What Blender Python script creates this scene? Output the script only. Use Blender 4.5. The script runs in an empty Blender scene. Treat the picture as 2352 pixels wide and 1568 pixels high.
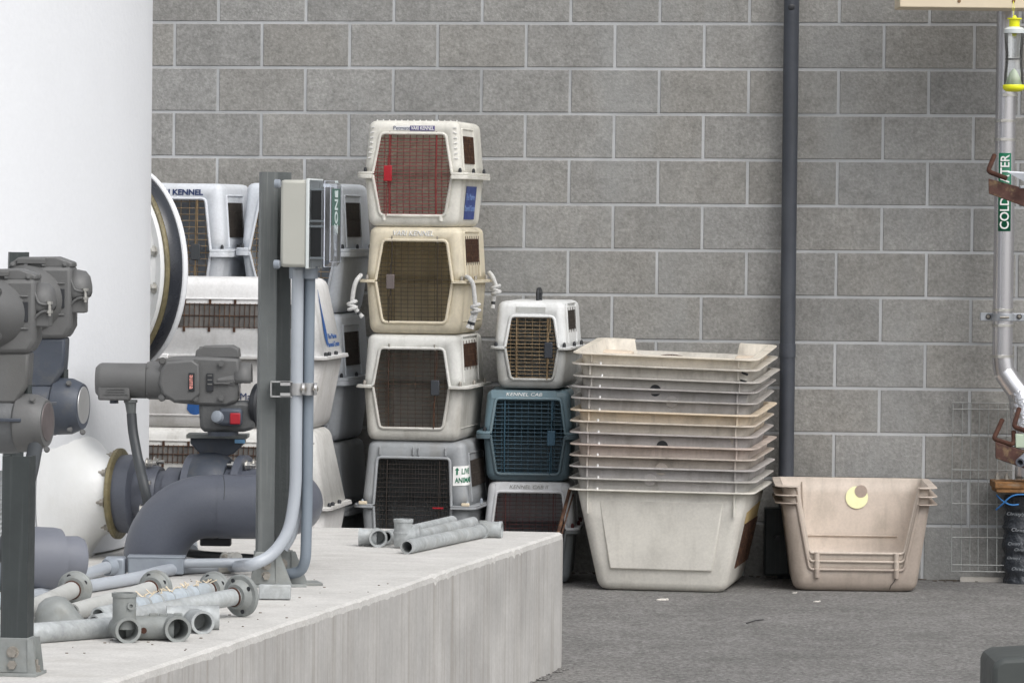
import bpy, math, random
from mathutils import Vector, Matrix
R = math.radians
random.seed(7)
C = bpy.context.scene.collection
# ---------------------------------------------------------------- camera
F_PX, HZ, ROLL, CAMZ = 10300.0, 500.0, 0.011, 1.6      # focal length and horizon in 2352-px units
PW, PH = 2352.0, 1568.0
pitch = math.atan((PH/2-HZ)/F_PX)
FW = Vector((0, math.cos(pitch), -math.sin(pitch)))
R0 = Vector((1, 0, 0)); U0 = Vector((0, math.sin(pitch), math.cos(pitch)))
RT = R0*math.cos(ROLL)+U0*math.sin(ROLL); UP = -R0*math.sin(ROLL)+U0*math.cos(ROLL)
cd = bpy.data.cameras.new('camera'); cam = bpy.data.objects.new('camera', cd); C.objects.link(cam)
cam.matrix_world = Matrix(((RT.x, UP.x, -FW.x, 0), (RT.y, UP.y, -FW.y, 0), (RT.z, UP.z, -FW.z, CAMZ), (0, 0, 0, 1)))
cd.sensor_width = 36; cd.lens = 36*F_PX/PW; cd.clip_start = 0.1; cd.clip_end = 500
bpy.context.scene.camera = cam
# ---------------------------------------------------------------- sky and sun (overcast)
w = bpy.data.worlds.new('World'); bpy.context.scene.world = w; w.use_nodes = True
nt = w.node_tree; nt.nodes.clear()
sky = nt.nodes.new('ShaderNodeTexSky'); sky.sky_type = 'NISHITA'; sky.sun_disc = False
SUN_EL, SUN_AZ = 50, 145      # azimuth measured clockwise from +Y
sky.sun_elevation = R(SUN_EL); sky.sun_rotation = R(SUN_AZ); sky.air_density = 1.0; sky.dust_density = 4.0; sky.ozone_density = 1.0
hs = nt.nodes.new('ShaderNodeHueSaturation'); hs.inputs['Saturation'].default_value = 0.22
bg = nt.nodes.new('ShaderNodeBackground'); bg.inputs['Strength'].default_value = 0.15
ow_ = nt.nodes.new('ShaderNodeOutputWorld')
nt.links.new(sky.outputs[0], hs.inputs['Color']); nt.links.new(hs.outputs[0], bg.inputs[0]); nt.links.new(bg.outputs[0], ow_.inputs[0])
sd = bpy.data.lights.new('sun', 'SUN'); sd.energy = 0.62; sd.angle = R(42); sd.color = (1, 0.98, 0.95)
so = bpy.data.objects.new('sun', sd); C.objects.link(so)
sv = Vector((math.sin(R(SUN_AZ))*math.cos(R(SUN_EL)), math.cos(R(SUN_AZ))*math.cos(R(SUN_EL)), math.sin(R(SUN_EL))))
so.rotation_euler = sv.to_track_quat('Z', 'Y').to_euler(); so.location = (0, 5, 12)
vs = bpy.context.scene.view_settings
vs.view_transform = 'Standard'; vs.look = 'None'; vs.exposure = 0.46; vs.gamma = 1; vs.use_curve_mapping = False

# ---------------------------------------------------------------- unprojection: a point of the photo at a known distance
def P(x, y, Z):
    d = FW*F_PX+RT*(x-PW/2)-UP*(y-PH/2)
    return Vector((0, 0, CAMZ))+d*(Z/d.y)
def on_z(x, y, z):
    d = FW*F_PX+RT*(x-PW/2)-UP*(y-PH/2)
    return Vector((0, 0, CAMZ))+d*((z-CAMZ)/d.z)
HP = 0.484                                   # top of the plinth
def T(x, y, up=0.0): return on_z(x, y, HP)+Vector((0, 0, up))
WY, WT = 20.3, math.tan(0.115)
def wally(x): return WY-WT*x
def WL(x, y, off=0.0):                       # point on the wall seen at x, y
    d = FW*F_PX+RT*(x-PW/2)-UP*(y-PH/2)
    t = (WY-off)/(d.y+WT*d.x)
    return Vector((0, 0, CAMZ))+d*t
WD = Vector((math.cos(0.115), -math.sin(0.115), 0)); WN = Vector((-math.sin(0.115), -math.cos(0.115), 0))

# ---------------------------------------------------------------- materials
def srgb(r, g, b):
    f = lambda c: (c/255/12.92) if c/255 <= 0.04045 else ((c/255+0.055)/1.055)**2.4
    return (f(r), f(g), f(b), 1)
def mat(name, col, rough=0.5, metal=0.0, var=0.10, vs_=6.0, bump=0.05, bs=60.0, dirt=None, dcol=(0.1, 0.085, 0.06), ds=(5, 5, 1.5), streak=None, spec=0.5, trans=0.0, thin=0.0, speck=None, bd=0.01, vcol=False):
    m = bpy.data.materials.new(name); m.use_nodes = True
    n = m.node_tree.nodes; l = m.node_tree.links
    b = n['Principled BSDF']
    b.inputs['Roughness'].default_value = rough; b.inputs['Metallic'].default_value = metal
    b.inputs['Specular IOR Level'].default_value = spec
    tc = n.new('ShaderNodeTexCoord'); oi = n.new('ShaderNodeObjectInfo')
    mp = n.new('ShaderNodeVectorMath'); mp.operation = 'MULTIPLY_ADD'; mp.inputs[1].default_value = (1, 1, 1)
    rv = n.new('ShaderNodeVectorMath'); rv.operation = 'SCALE'; rv.inputs[0].default_value = (7.3, 3.1, 5.7)
    l.new(oi.outputs['Random'], rv.inputs['Scale']); l.new(tc.outputs['Object'], mp.inputs[0]); l.new(rv.outputs[0], mp.inputs[2])
    def noise(scale, vec=None, detail=5, rgh=0.6):
        t = n.new('ShaderNodeTexNoise'); t.inputs['Scale'].default_value = scale; t.inputs['Detail'].default_value = detail; t.inputs['Roughness'].default_value = rgh
        l.new((vec or mp.outputs[0]), t.inputs['Vector']); return t.outputs['Fac']
    def ramp(src, a, c, lo=0.0, hi=1.0):
        r = n.new('ShaderNodeMapRange'); r.inputs['From Min'].default_value = a; r.inputs['From Max'].default_value = c
        r.inputs['To Min'].default_value = lo; r.inputs['To Max'].default_value = hi; l.new(src, r.inputs['Value']); return r.outputs[0]
    def mix(fac, a, bb, mode='MIX'):
        x = n.new('ShaderNodeMix'); x.data_type = 'RGBA'; x.blend_type = mode; x.clamp_factor = True
        if isinstance(fac, float): x.inputs[0].default_value = fac
        else: l.new(fac, x.inputs[0])
        for i, v in ((6, a), (7, bb)):
            if hasattr(v, 'links'): l.new(v, x.inputs[i])
            else: x.inputs[i].default_value = v
        return x.outputs[2]
    c3 = tuple(col[:3])
    if vcol:
        at = n.new('ShaderNodeVertexColor'); at.layer_name = 'tone'
        base = mix(1.0, (*c3, 1), at.outputs['Color'], 'MULTIPLY')
    else: base = mix(1.0, (*c3, 1), (1, 1, 1, 1), 'MULTIPLY')
    if var:
        v1 = ramp(noise(vs_), 0.3, 0.7, 1-var, 1+var)
        vc = n.new('ShaderNodeCombineColor')
        for i in range(3): l.new(v1, vc.inputs[i])
        base = mix(1.0, base, vc.outputs[0], 'MULTIPLY')
    if speck:
        for (sc, amt) in speck:
            v2 = ramp(noise(sc, detail=3), 0.32, 0.68, 1-amt, 1+amt)
            vc = n.new('ShaderNodeCombineColor')
            for i in range(3): l.new(v2, vc.inputs[i])
            base = mix(1.0, base, vc.outputs[0], 'MULTIPLY')
    if dirt:
        ms = n.new('ShaderNodeVectorMath'); ms.operation = 'MULTIPLY'; ms.inputs[1].default_value = ds; l.new(mp.outputs[0], ms.inputs[0])
        dn = noise(1.0, ms.outputs[0], 6, 0.65)
        base = mix(ramp(dn, 0.5, 0.78, 0, dirt), base, (*dcol, 1))
    if streak:
        sc, amt, scol = streak
        ms = n.new('ShaderNodeVectorMath'); ms.operation = 'MULTIPLY'; ms.inputs[1].default_value = sc; l.new(mp.outputs[0], ms.inputs[0])
        dn = noise(1.0, ms.outputs[0], 4, 0.6)
        base = mix(ramp(dn, 0.52, 0.7, 0, amt), base, (*scol, 1))
    l.new(base, b.inputs['Base Color'])
    if bump:
        bp = n.new('ShaderNodeBump'); bp.inputs['Strength'].default_value = bump; bp.inputs['Distance'].default_value = bd
        l.new(noise(bs, detail=4), bp.inputs['Height']); l.new(bp.outputs[0], b.inputs['Normal'])
    if var and rough < 0.9:
        l.new(ramp(noise(vs_*2.3), 0.3, 0.7, max(0.02, rough-0.08), min(1, rough+0.1)), b.inputs['Roughness'])
    if thin:
        tl = n.new('ShaderNodeBsdfTranslucent'); l.new(base, tl.inputs['Color']); xs = n.new('ShaderNodeMixShader'); xs.inputs[0].default_value = thin
        l.new(b.outputs[0], xs.inputs[1]); l.new(tl.outputs[0], xs.inputs[2]); l.new(xs.outputs[0], n['Material Output'].inputs['Surface'])
    return m
PLC = {}
def plastic(r, g, b, dirt=0.45, rough=0.5, thin=0.32):
    k = (r, g, b, dirt, thin)
    if k not in PLC:
        cc = srgb(r, g, b)[:3]; av = sum(cc)/3
        cc = tuple(min(0.88, (c*0.84+av*0.16)*(1+.28*thin/.32)) for c in cc)
        PLC[k] = mat('weathered_plastic', cc, rough, var=0.07, vs_=5, bump=0.06, bs=180, dirt=dirt, dcol=(0.16, 0.14, 0.10), ds=(7, 7, 4), streak=((22, 22, 2.0), 0.22*dirt/0.45, (0.22, 0.19, 0.15)), speck=[(90, 0.05)], bd=0.002, thin=thin)
    return PLC[k]
M = {}
M['block'] = mat('concrete_block', (0.266, 0.263, 0.252), 0.92, var=0.10, vs_=7.0, bump=0.5, bs=90, speck=[(30, 0.10), (75, 0.18)], bd=0.006, vcol=True, spec=0.2, streak=((1.9, 1.9, 0.7), 0.45, (0.31, 0.32, 0.32)), dirt=0.14, dcol=(0.15, 0.145, 0.13), ds=(2.3, 2.3, 2.3))
M['mortar'] = mat('mortar', (0.43, 0.44, 0.45), 0.9, var=0.22, vs_=2.2, bump=0.3, bs=120, spec=0.2, bd=0.003)
M['asphalt'] = mat('asphalt', (0.212, 0.207, 0.200), 0.95, var=0.14, vs_=1.3, bump=1.0, bs=110, dirt=.35, dcol=(.11, .105, .10), ds=(1.1, .5, 1), speck=[(5, 0.10), (40, 0.22), (90, 0.42)], bd=0.012, spec=0.25)
M['conc'] = mat('plinth_concrete', (0.52, 0.51, 0.49), 0.9, var=0.07, vs_=4, bump=0.5, bs=70, speck=[(12, 0.06), (130, 0.10)], bd=0.004, spec=0.2, dirt=0.3, dcol=(0.30, 0.28, 0.24), ds=(3, 9, 9))
M['concside'] = mat('formed_concrete_side', (0.45, 0.44, 0.425), 0.85, var=0.12, vs_=3.5, bump=0.25, bs=50, bd=0.004, spec=0.25,
                    streak=((24, 24, 0.6), 0.5, (0.27, 0.24, 0.20)), dirt=0.55, dcol=(0.20, 0.175, 0.14), ds=(38, 38, .8), speck=[(60, 0.04), (4, .07)])
M['pad'] = mat('pad_concrete', (0.36, 0.34, 0.31), 0.9, bump=0.4, bs=60)
M['tank'] = mat('white_gelcoat', (0.725, 0.74, 0.765), 0.55, var=0.015, vs_=2, bump=0.28, bs=38, bd=0.005, spec=0.3, speck=[(60, 0.012)])
M['nozzle'] = mat('white_fibreglass', (0.69, 0.70, 0.70), 0.5, var=0.05, vs_=3, bump=0.3, bs=20, bd=0.006, dirt=0.25, dcol=(0.45, 0.43, 0.36), ds=(3, 3, 5))
M['gold'] = mat('resin_edge', (0.16, 0.135, 0.07), 0.4, var=0.3, vs_=25, bump=0.5, bs=60)
M['galvpale'] = mat('pale_coated_pipe', (0.42, 0.425, 0.41), 0.6, 0.0, var=0.12, vs_=10, bump=0.15, bs=120, dirt=0.4, dcol=(0.25, 0.24, 0.21), ds=(12, 12, 12))
M['galv'] = mat('galvanised_steel', (0.375, 0.395, 0.40), 0.55, 0.2, var=0.22, vs_=18, bump=0.15, bs=150, speck=[(70, 0.12)], dirt=0.45, dcol=(0.30, 0.29, 0.25), ds=(14, 14, 14), bd=0.003)
M['galvold'] = mat('dull_galvanised_steel', (0.255, 0.27, 0.265), 0.65, 0.25, var=0.2, vs_=14, bump=0.2, bs=150, dirt=0.4, dcol=(0.24, 0.22, 0.17), ds=(20, 20, 20), bd=0.003)
M['strut'] = mat('dark_fibreglass_channel', (0.115, 0.125, 0.125), 0.6, 0.1, var=0.12, vs_=8, bump=0.15, bs=90, streak=((90, 90, 3), 0.5, (0.22, 0.23, 0.23)), bd=0.002)
M['strutdark'] = mat('very_dark_channel', (0.035, 0.042, 0.043), 0.55, 0.1, var=0.15, vs_=8, bump=0.15, bs=90, streak=((90, 90, 3), 0.3, (0.08, 0.09, 0.09)), bd=0.002)
M['castgrey'] = mat('grey_painted_casting', (0.110, 0.111, 0.111), 0.55, 0.05, var=0.12, vs_=9, bump=0.3, bs=160, dirt=0.3, dcol=(0.08, 0.075, 0.06), bd=0.002)
M['castblue'] = mat('blue_grey_painted_casting', (0.052, 0.062, 0.082), 0.5, 0.05, var=0.12, vs_=9, bump=0.25, bs=140, dirt=0.4, dcol=(0.16, 0.15, 0.12), ds=(16, 16, 16), bd=0.002)
M['pvc'] = mat('slate_pvc', (0.088, 0.097, 0.122), 0.42, 0, var=0.05, vs_=5, bump=0.10, bs=220, speck=[(150, 0.05)], bd=0.001)
M['pvcgrey'] = mat('grey_pvc', (0.16, 0.17, 0.20), 0.5, 0, var=0.06, vs_=5, bump=0.1, bs=120, bd=0.002)
M['conduit'] = mat('coated_conduit', (0.385, 0.415, 0.455), 0.38, 0, var=0.05, vs_=6, bump=0.05, bs=80, spec=0.5)
M['conduitdark'] = mat('grey_conduit', (0.19, 0.225, 0.265), 0.42, 0, var=0.06, vs_=6, bump=0.05, bs=80)
M['fitting'] = mat('conduit_fitting', (0.27, 0.30, 0.34), 0.45, 0.2, var=0.1, vs_=20, bump=0.1, bs=120)
M['steel'] = mat('stainless_steel', (0.55, 0.54, 0.51), 0.35, 0.9, var=0.12, vs_=30, bump=0.05, bs=120)
M['bolt'] = mat('dull_bolt', (0.30, 0.28, 0.25), 0.5, 0.6, var=0.2, vs_=60, bump=0.1, bs=200)
M['black'] = mat('black_rubber', (0.018, 0.02, 0.024), 0.45, 0, var=0.1, bump=0.05)
M['blackgloss'] = mat('black_gasket', (0.02, 0.023, 0.03), 0.25, 0, var=0.1, bump=0.03)
M['darkpipe'] = mat('painted_dark_pipe', (0.047, 0.053, 0.066), 0.45, 0, var=0.14, vs_=6, bump=0.12, bs=60, dirt=0.3, dcol=(0.10, 0.11, 0.12), ds=(20, 20, 2))
M['rust'] = mat('rust', (0.06, 0.023, 0.014), 0.85, 0.1, var=0.35, vs_=30, bump=0.4, bs=90, dirt=0.6, dcol=(0.13, 0.055, 0.03), ds=(25, 25, 25), bd=0.003)
M['rustbeam'] = mat('rusty_beam', (0.075, 0.032, 0.024), 0.7, 0.1, var=0.35, vs_=25, bump=0.35, bs=70, dirt=0.75, dcol=(0.34, 0.25, 0.13), ds=(28, 28, 28), bd=0.003)
M['rustyellow'] = mat('rusted_flange', (0.24, 0.12, 0.045), 0.85, 0.1, var=0.4, vs_=28, bump=0.5, bs=70, dirt=0.6, dcol=(0.36, 0.33, 0.27), ds=(14, 14, 40), bd=0.004)
M['rustwire'] = mat('rusty_wire', (0.06, 0.028, 0.017), 0.8, 0.2, var=0.4, vs_=40, bump=0, dirt=0.45, dcol=(0.28, 0.15, 0.05), ds=(40, 40, 40))
M['goldwire'] = mat('tarnished_brass_wire', (0.30, 0.22, 0.13), 0.5, 0.6, var=0.4, vs_=30, bump=0, dirt=0.7, dcol=(0.09, 0.035, 0.015), ds=(35, 35, 35))
M['darkwire'] = mat('dark_steel_wire', (0.055, 0.045, 0.038), 0.55, 0.5, var=0.3, vs_=30, bump=0)
M['redwire'] = mat('red_coated_wire', (0.19, 0.026, 0.026), 0.5, 0, var=0.2, vs_=30, bump=0)
M['maroonwire'] = mat('maroon_wire', (0.085, 0.016, 0.014), 0.6, 0.1, var=0.3, vs_=30, bump=0)
M['bluewire'] = mat('blue_coated_wire', (0.026, 0.072, 0.108), 0.5, 0, var=0.15, vs_=30, bump=0)
M['ventrust'] = mat('rusty_shaded_vent_plate', (0.045, 0.02, 0.011), 0.85, 0.1, var=0.35, vs_=30, bump=0.4, bs=200, bd=0.002)  # rust tint and the recess shade, both put into the plate's colour
M['ventdark'] = mat('shaded_vent_plate', (0.05, 0.048, 0.042), 0.8, 0.1, var=0.3, vs_=30, bump=0.4, bs=200, bd=0.002)  # plate coloured as the shaded inside of a vent
M['alu'] = mat('aluminium_jacket', (0.62, 0.615, 0.64), 0.26, 0.9, var=0.0, vs_=6, bump=0.03, bs=9, bd=0.003)
M['zinc'] = mat('zinc_strut', (0.42, 0.44, 0.47), 0.45, 0.6, var=0.12, vs_=20, bump=0.05)
M['green'] = mat('green_label', srgb(6, 104, 74), 0.5, var=0.08, bump=0)
M['white'] = mat('white_print', (0.78, 0.78, 0.77), 0.5, var=0.03, bump=0)
M['blue'] = mat('blue_sticker', srgb(38, 62, 128), 0.5, var=0.1, vs_=12, bump=0)
M['navy'] = mat('navy_print', srgb(36, 52, 92), 0.5, var=0.1, bump=0)
M['blueink'] = mat('blue_print', srgb(42, 88, 150), 0.5, var=0.15, vs_=30, bump=0)
M['purple'] = mat('purple_label', srgb(74, 66, 122), 0.5, var=0.05, bump=0)
M['greyprint'] = mat('faded_grey_print', srgb(126, 126, 122), 0.6, var=0.2, vs_=60, bump=0)
M['red'] = mat('red_plastic', srgb(160, 26, 38), 0.4, var=0.08, bump=0)
M['orange'] = mat('orange_sticker', srgb(200, 80, 60), 0.5, var=0.08, bump=0)
M['yellow'] = mat('yellow_plastic', srgb(232, 232, 40), 0.35, var=0.04, bump=0)
M['moon'] = mat('pale_yellow_sticker', srgb(240, 240, 190), 0.5, var=0.06, vs_=30, bump=0)
M['palecone'] = mat('pale_translucent_cone', srgb(222, 236, 200), 0.4, var=0.04, bump=0)
M['cream'] = mat('cream_board', srgb(214, 200, 176), 0.6, var=0.04, bump=0.05)
M['box'] = mat('beige_enclosure', srgb(178, 178, 170), 0.6, var=0.03, vs_=6, bump=0.25, bs=200, bd=0.002)
M['rope'] = mat('white_rope', (0.50, 0.50, 0.49), 0.9, var=0.2, vs_=60, bump=0.8, bs=160, bd=0.004)
M['tape'] = mat('black_wrap_tape', (0.040, 0.045, 0.053), 0.34, 0, var=0.3, vs_=14, bump=0.9, bs=22, bd=0.02)
M['cable'] = mat('black_cable', (0.045, 0.050, 0.055), 0.5, 0, var=0.1, bump=0)
M['bluecable'] = mat('blue_cable', srgb(60, 125, 190), 0.5, 0, var=0.1, bump=0)
M['darkint'] = mat('dark_grey_module', (0.03, 0.032, 0.034), 0.5, var=0.1, bump=0)
M['steelwire'] = mat('zinc_mesh_wire', (0.34, 0.35, 0.34), 0.5, 0.3, var=0.3, vs_=20, bump=0, dirt=0.5, dcol=(0.12, 0.05, 0.02), ds=(10, 10, 10))
M['shell'] = mat('pale_litter', (0.55, 0.52, 0.48), 0.7, var=0.15, bump=0.1)
M['cover'] = mat('dark_grey_cover', (0.055, 0.062, 0.06), 0.55, var=0.08, vs_=4, bump=0.08, bs=40)
M['silverpaint'] = mat('silver_band', (0.5, 0.5, 0.5), 0.4, 0.7, var=0.1, bump=0)
M['milky'] = mat('milky_plastic', (0.62, 0.66, 0.66), 0.3, var=0.03, bump=0)
def glass(name, col, rough=0.03, alpha=0.25):
    m = bpy.data.materials.new(name); m.use_nodes = True
    n = m.node_tree.nodes; l = m.node_tree.links; n.remove(n['Principled BSDF'])
    g = n.new('ShaderNodeBsdfGlossy'); g.inputs['Roughness'].default_value = rough; g.inputs['Color'].default_value = (1, 1, 1, 1)
    t = n.new('ShaderNodeBsdfTransparent'); t.inputs['Color'].default_value = (*col, 1)
    fr = n.new('ShaderNodeFresnel'); fr.inputs['IOR'].default_value = 1.5
    ad = n.new('ShaderNodeMath'); ad.operation = 'ADD'; ad.inputs[1].default_value = alpha*0.2; ad.use_clamp = True
    l.new(fr.outputs[0], ad.inputs[0])
    x = n.new('ShaderNodeMixShader'); l.new(ad.outputs[0], x.inputs[0]); l.new(t.outputs[0], x.inputs[1]); l.new(g.outputs[0], x.inputs[2])
    l.new(x.outputs[0], n['Material Output'].inputs[0]); return m
M['clear'] = glass('clear_polycarbonate', (0.88, 0.90, 0.93), 0.05, 0.15)
M['clearbottle'] = glass('clear_trap_plastic', (0.93, 0.95, 0.95), 0.08, 0.7)

# ---------------------------------------------------------------- mesh builder
class B:
    def __init__(s): s.v = []; s.f = []
    def add(s, vs_, fs):
        o = len(s.v); s.v += [Vector(p) for p in vs_]; s.f += [tuple(i+o for i in f) for f in fs]; return s
    def box(s, c, sz, rot=None):
        c = Vector(c); h = Vector(sz)/2; vs_ = []
        for x in (-1, 1):
            for y in (-1, 1):
                for z in (-1, 1):
                    p = Vector((x*h.x, y*h.y, z*h.z)); vs_.append(c+(rot@p if rot else p))
        return s.add(vs_, [(0, 1, 3, 2), (4, 6, 7, 5), (0, 4, 5, 1), (2, 3, 7, 6), (0, 2, 6, 4), (1, 5, 7, 3)])
    def rings(s, rs, cap0=True, cap1=True, closed=True):
        n = len(rs[0]); vs_ = [p for r in rs for p in r]; fs = []
        for k in range(len(rs)-1):
            for i in range(n if closed else n-1):
                j = (i+1) % n; fs.append((k*n+i, k*n+j, (k+1)*n+j, (k+1)*n+i))
        if cap0: fs.append(tuple(reversed(range(n))))
        if cap1: fs.append(tuple((len(rs)-1)*n+i for i in range(n)))
        return s.add(vs_, fs)
    def tube(s, pts, r, n=14, cap=True, ell=1.0):
        pts = [Vector(p) for p in pts]; m = len(pts)
        rr = r if isinstance(r, (list, tuple)) else [r]*m
        rs = []; prev = None
        for i, p in enumerate(pts):
            t = (pts[min(i+1, m-1)]-pts[max(i-1, 0)]).normalized()
            if prev is None:
                a = Vector((0, 0, 1)) if abs(t.z) < 0.9 else Vector((0, 1, 0))
                u = t.cross(a).normalized()
            else: u = (prev-t*prev.dot(t)).normalized()
            prev = u; v = t.cross(u)
            rs.append([p+(u*math.cos(2*math.pi*k/n)+v*math.sin(2*math.pi*k/n)*ell)*rr[i] for k in range(n)])
        return s.rings(rs, cap, cap)
    def cyl(s, a, b, r1, r2=None, n=24, cap=True): return s.tube([a, b], [r1, r1 if r2 is None else r2], n, cap)
    def lathe(s, o, ax, prof, n=32):             # prof: (distance along axis, radius)
        o = Vector(o); ax = Vector(ax).normalized()
        return s.tube([o+ax*t for t, _ in prof], [max(r, 1e-4) for _, r in prof], n) if False else s._lathe(o, ax, prof, n)
    def _lathe(s, o, ax, prof, n=32):
        o = Vector(o); ax = Vector(ax).normalized()
        a = Vector((0, 0, 1)) if abs(ax.z) < 0.9 else Vector((0, 1, 0))
        u = ax.cross(a).normalized(); v = ax.cross(u)
        rs = [[o+ax*t+(u*math.cos(2*math.pi*k/n)+v*math.sin(2*math.pi*k/n))*max(r, 1e-4) for k in range(n)] for t, r in prof]
        return s.rings(rs)
    def pipe(s, a, b, r, ri, n=24, depth=0.1):    # open tube with a visible bore at b end and a end
        a = Vector(a); b = Vector(b); L = (b-a).length; ax = (b-a)/L; d = min(depth, L*0.49)
        return s._lathe(a, ax, [(d, ri*0.98), (0, ri), (0, r), (L, r), (L, ri), (L-d, ri*0.98)], n)
    def prism(s, poly, o, ux, uy, th):            # 2-D polygon in frame ux,uy, extruded along ux x uy
        o = Vector(o); ux = Vector(ux); uy = Vector(uy); n = ux.cross(uy).normalized()*th
        a = [o+ux*x+uy*y for x, y in poly]
        return s.rings([a, [p+n for p in a]])
    def ball(s, c, r, n=12, sc=(1, 1, 1)):
        rs = []
        for i in range(1, n):
            t = math.pi*i/n
            rs.append([Vector(c)+Vector((math.sin(t)*math.cos(2*math.pi*k/(2*n))*r*sc[0], math.sin(t)*math.sin(2*math.pi*k/(2*n))*r*sc[1], -math.cos(t)*r*sc[2])) for k in range(2*n)])
        return s.rings(rs)
def arc_pts(c, u, v, r, a0, a1, n):
    return [Vector(c)+(Vector(u)*math.cos(R(a0+(a1-a0)*i/n))+Vector(v)*math.sin(R(a0+(a1-a0)*i/n)))*r for i in range(n+1)]
def smooth_path(pts, rad, n=6):                   # round the corners of a polyline
    pts = [Vector(p) for p in pts]; out = [pts[0]]
    for i in range(1, len(pts)-1):
        a, b, c = pts[i-1], pts[i], pts[i+1]
        d = min(rad, (b-a).length*0.49, (c-b).length*0.49)
        p, q = b+(a-b).normalized()*d, b+(c-b).normalized()*d
        for k in range(n+1):
            t = k/n; out.append(p*(1-t)**2+b*2*t*(1-t)+q*t*t)
    out.append(pts[-1]); return out
def setp(o, label=None, cat=None, group=None, kind=None):
    if label: o['label'] = label
    if cat: o['category'] = cat
    if group: o['group'] = group
    if kind: o['kind'] = kind
    return o
def thing(name, label, cat, loc=(0, 0, 0), rz=0.0, group=None, rot=None):
    o = bpy.data.objects.new(name, None); C.objects.link(o); o.empty_display_size = 0.1
    o.location = loc
    if rot: o.rotation_euler = rot
    else: o.rotation_euler = (0, 0, rz)
    return setp(o, label, cat, group)
def part(name, b, m, parent=None, bevel=0.0, solid=0.0, ang=35, wld=True, label=None, off=-1, smooth=True):
    """wld=True: the builder's coordinates are world ones (parent unrotated), made local to the parent's base"""
    o0 = Vector((0, 0, 0))
    if wld and parent is not None:
        q = parent
        while q is not None: o0 += Vector(q.location); q = q.parent
    elif wld and parent is None:
        o0 = b.v[0].copy() if b.v else o0
    me = bpy.data.meshes.new(name); me.from_pydata([v-o0 for v in b.v], [], b.f); me.validate(); me.update()
    if smooth:
        me.shade_smooth()
        try: me.set_sharp_from_angle(angle=R(ang))
        except Exception: pass
    me.materials.append(m)
    o = bpy.data.objects.new(name, me); C.objects.link(o)
    if parent is not None: o.parent = parent
    elif wld: o.location = o0
    if solid:
        s = o.modifiers.new('thickness', 'SOLIDIFY'); s.thickness = solid; s.offset = off
    if bevel:
        s = o.modifiers.new('bevel', 'BEVEL'); s.width = bevel; s.segments = 2; s.limit_method = 'ANGLE'; s.angle_limit = R(40); s.harden_normals = False
    if label: o['label'] = label
    return o
def lettering(txt, size, m, parent, mtx, ext=0.0006, shear=0.0, name='lettering', sx=1.0, align='CENTER', bold=0.0):
    cu = bpy.data.curves.new('t', 'FONT'); cu.body = txt; cu.size = size; cu.extrude = ext; cu.shear = shear; cu.align_x = align; cu.align_y = 'CENTER'; cu.offset = bold; cu.resolution_u = 3
    to = bpy.data.objects.new('t', cu); me = bpy.data.meshes.new_from_object(to); bpy.data.objects.remove(to); bpy.data.curves.remove(cu)
    me.name = name; me.materials.clear(); me.materials.append(m)
    for v in me.vertices: v.co.x *= sx
    o = bpy.data.objects.new(name, me); C.objects.link(o); o.parent = parent; o.matrix_local = mtx
    return o
def fr(o, x, y):                                   # matrix with axes x (reading direction), y (up)
    x = Vector(x).normalized(); y = Vector(y); y = (y-x*y.dot(x)).normalized(); z = x.cross(y)
    return Matrix(((x.x, y.x, z.x, o[0]), (x.y, y.y, z.y, o[1]), (x.z, y.z, z.z, o[2]), (0, 0, 0, 1)))
def bolt(p, d, r, h, parent, name='bolt', m=None, nut=True):
    p = Vector(p); d = Vector(d).normalized(); b = B()
    b._lathe(p, d, [(0, r*1.35), (h*0.15, r*1.35)], 16)
    b._lathe(p, d, [(h*0.15, r), (h*0.8, r)], 6)
    if nut: b._lathe(p, d, [(h*0.8, r*0.5), (h*1.5, r*0.5)], 10)
    return part(name, b, m or M['bolt'], parent)

# ================================================================ GROUND
b = B(); n = 40
for i in range(n+1):
    for j in range(n+1):
        b.v.append(Vector((-40+80*i/n, -25+80*j/n, 0)))
for i in range(n):
    for j in range(n):
        b.f.append((i*(n+1)+j, (i+1)*(n+1)+j, (i+1)*(n+1)+j+1, i*(n+1)+j+1))
setp(part('asphalt_ground', b, M['asphalt']), kind='structure')

# ================================================================ BLOCK WALL
wall = thing('block_wall', 'grey concrete block wall with pale mortar joints behind everything', 'wall', (0, WY, 0))
SH = 0.2038; SW = 0.4032
def wp(s, z, off=0.0): return Vector((0, WY, 0))+WD*s+Vector((0, 0, z))+WN*off
blk = B(); tone = []; J = 0.0052
for r_ in range(-1, 13):
    zt = 2.478-SH*(r_-0)                # joint r at this height: row r_ lies below joint r_
    for i in range(-32, 36):
        s0 = -1.563+SW*(i+(0.5 if r_ % 2 == 1 else 0.0))
        if r_ > 11: continue
        zc = zt
        s1 = s0+SW
        a, c = s0+J, s1-J; z1, z0 = zc-J, (zc-SH+J if r_ < 11 else -0.1)
        if z0 < -0.3: continue
        o = random.uniform(-0.0006, 0.0006)
        k = len(blk.v); e = 0.0035
        f_ = [wp(a+e, z0+e, 0.004+o), wp(c-e, z0+e, 0.004+o), wp(c-e, z1-e, 0.004+o), wp(a+e, z1-e, 0.004+o)]
        g_ = [wp(a, z0, -0.002), wp(c, z0, -0.002), wp(c, z1, -0.002), wp(a, z1, -0.002)]
        for p in f_+g_: p.z += 0.0035*p.x; 
        blk.add(f_+g_, [(0, 1, 2, 3), (0, 4, 5, 1), (1, 5, 6, 2), (2, 6, 7, 3), (3, 7, 4, 0)])
        t = random.gauss(1.0, 0.038); wm = random.uniform(-0.008, 0.014)
        tone += [(t*(1+wm), t, t*(1-wm*1.6))]*5
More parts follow.
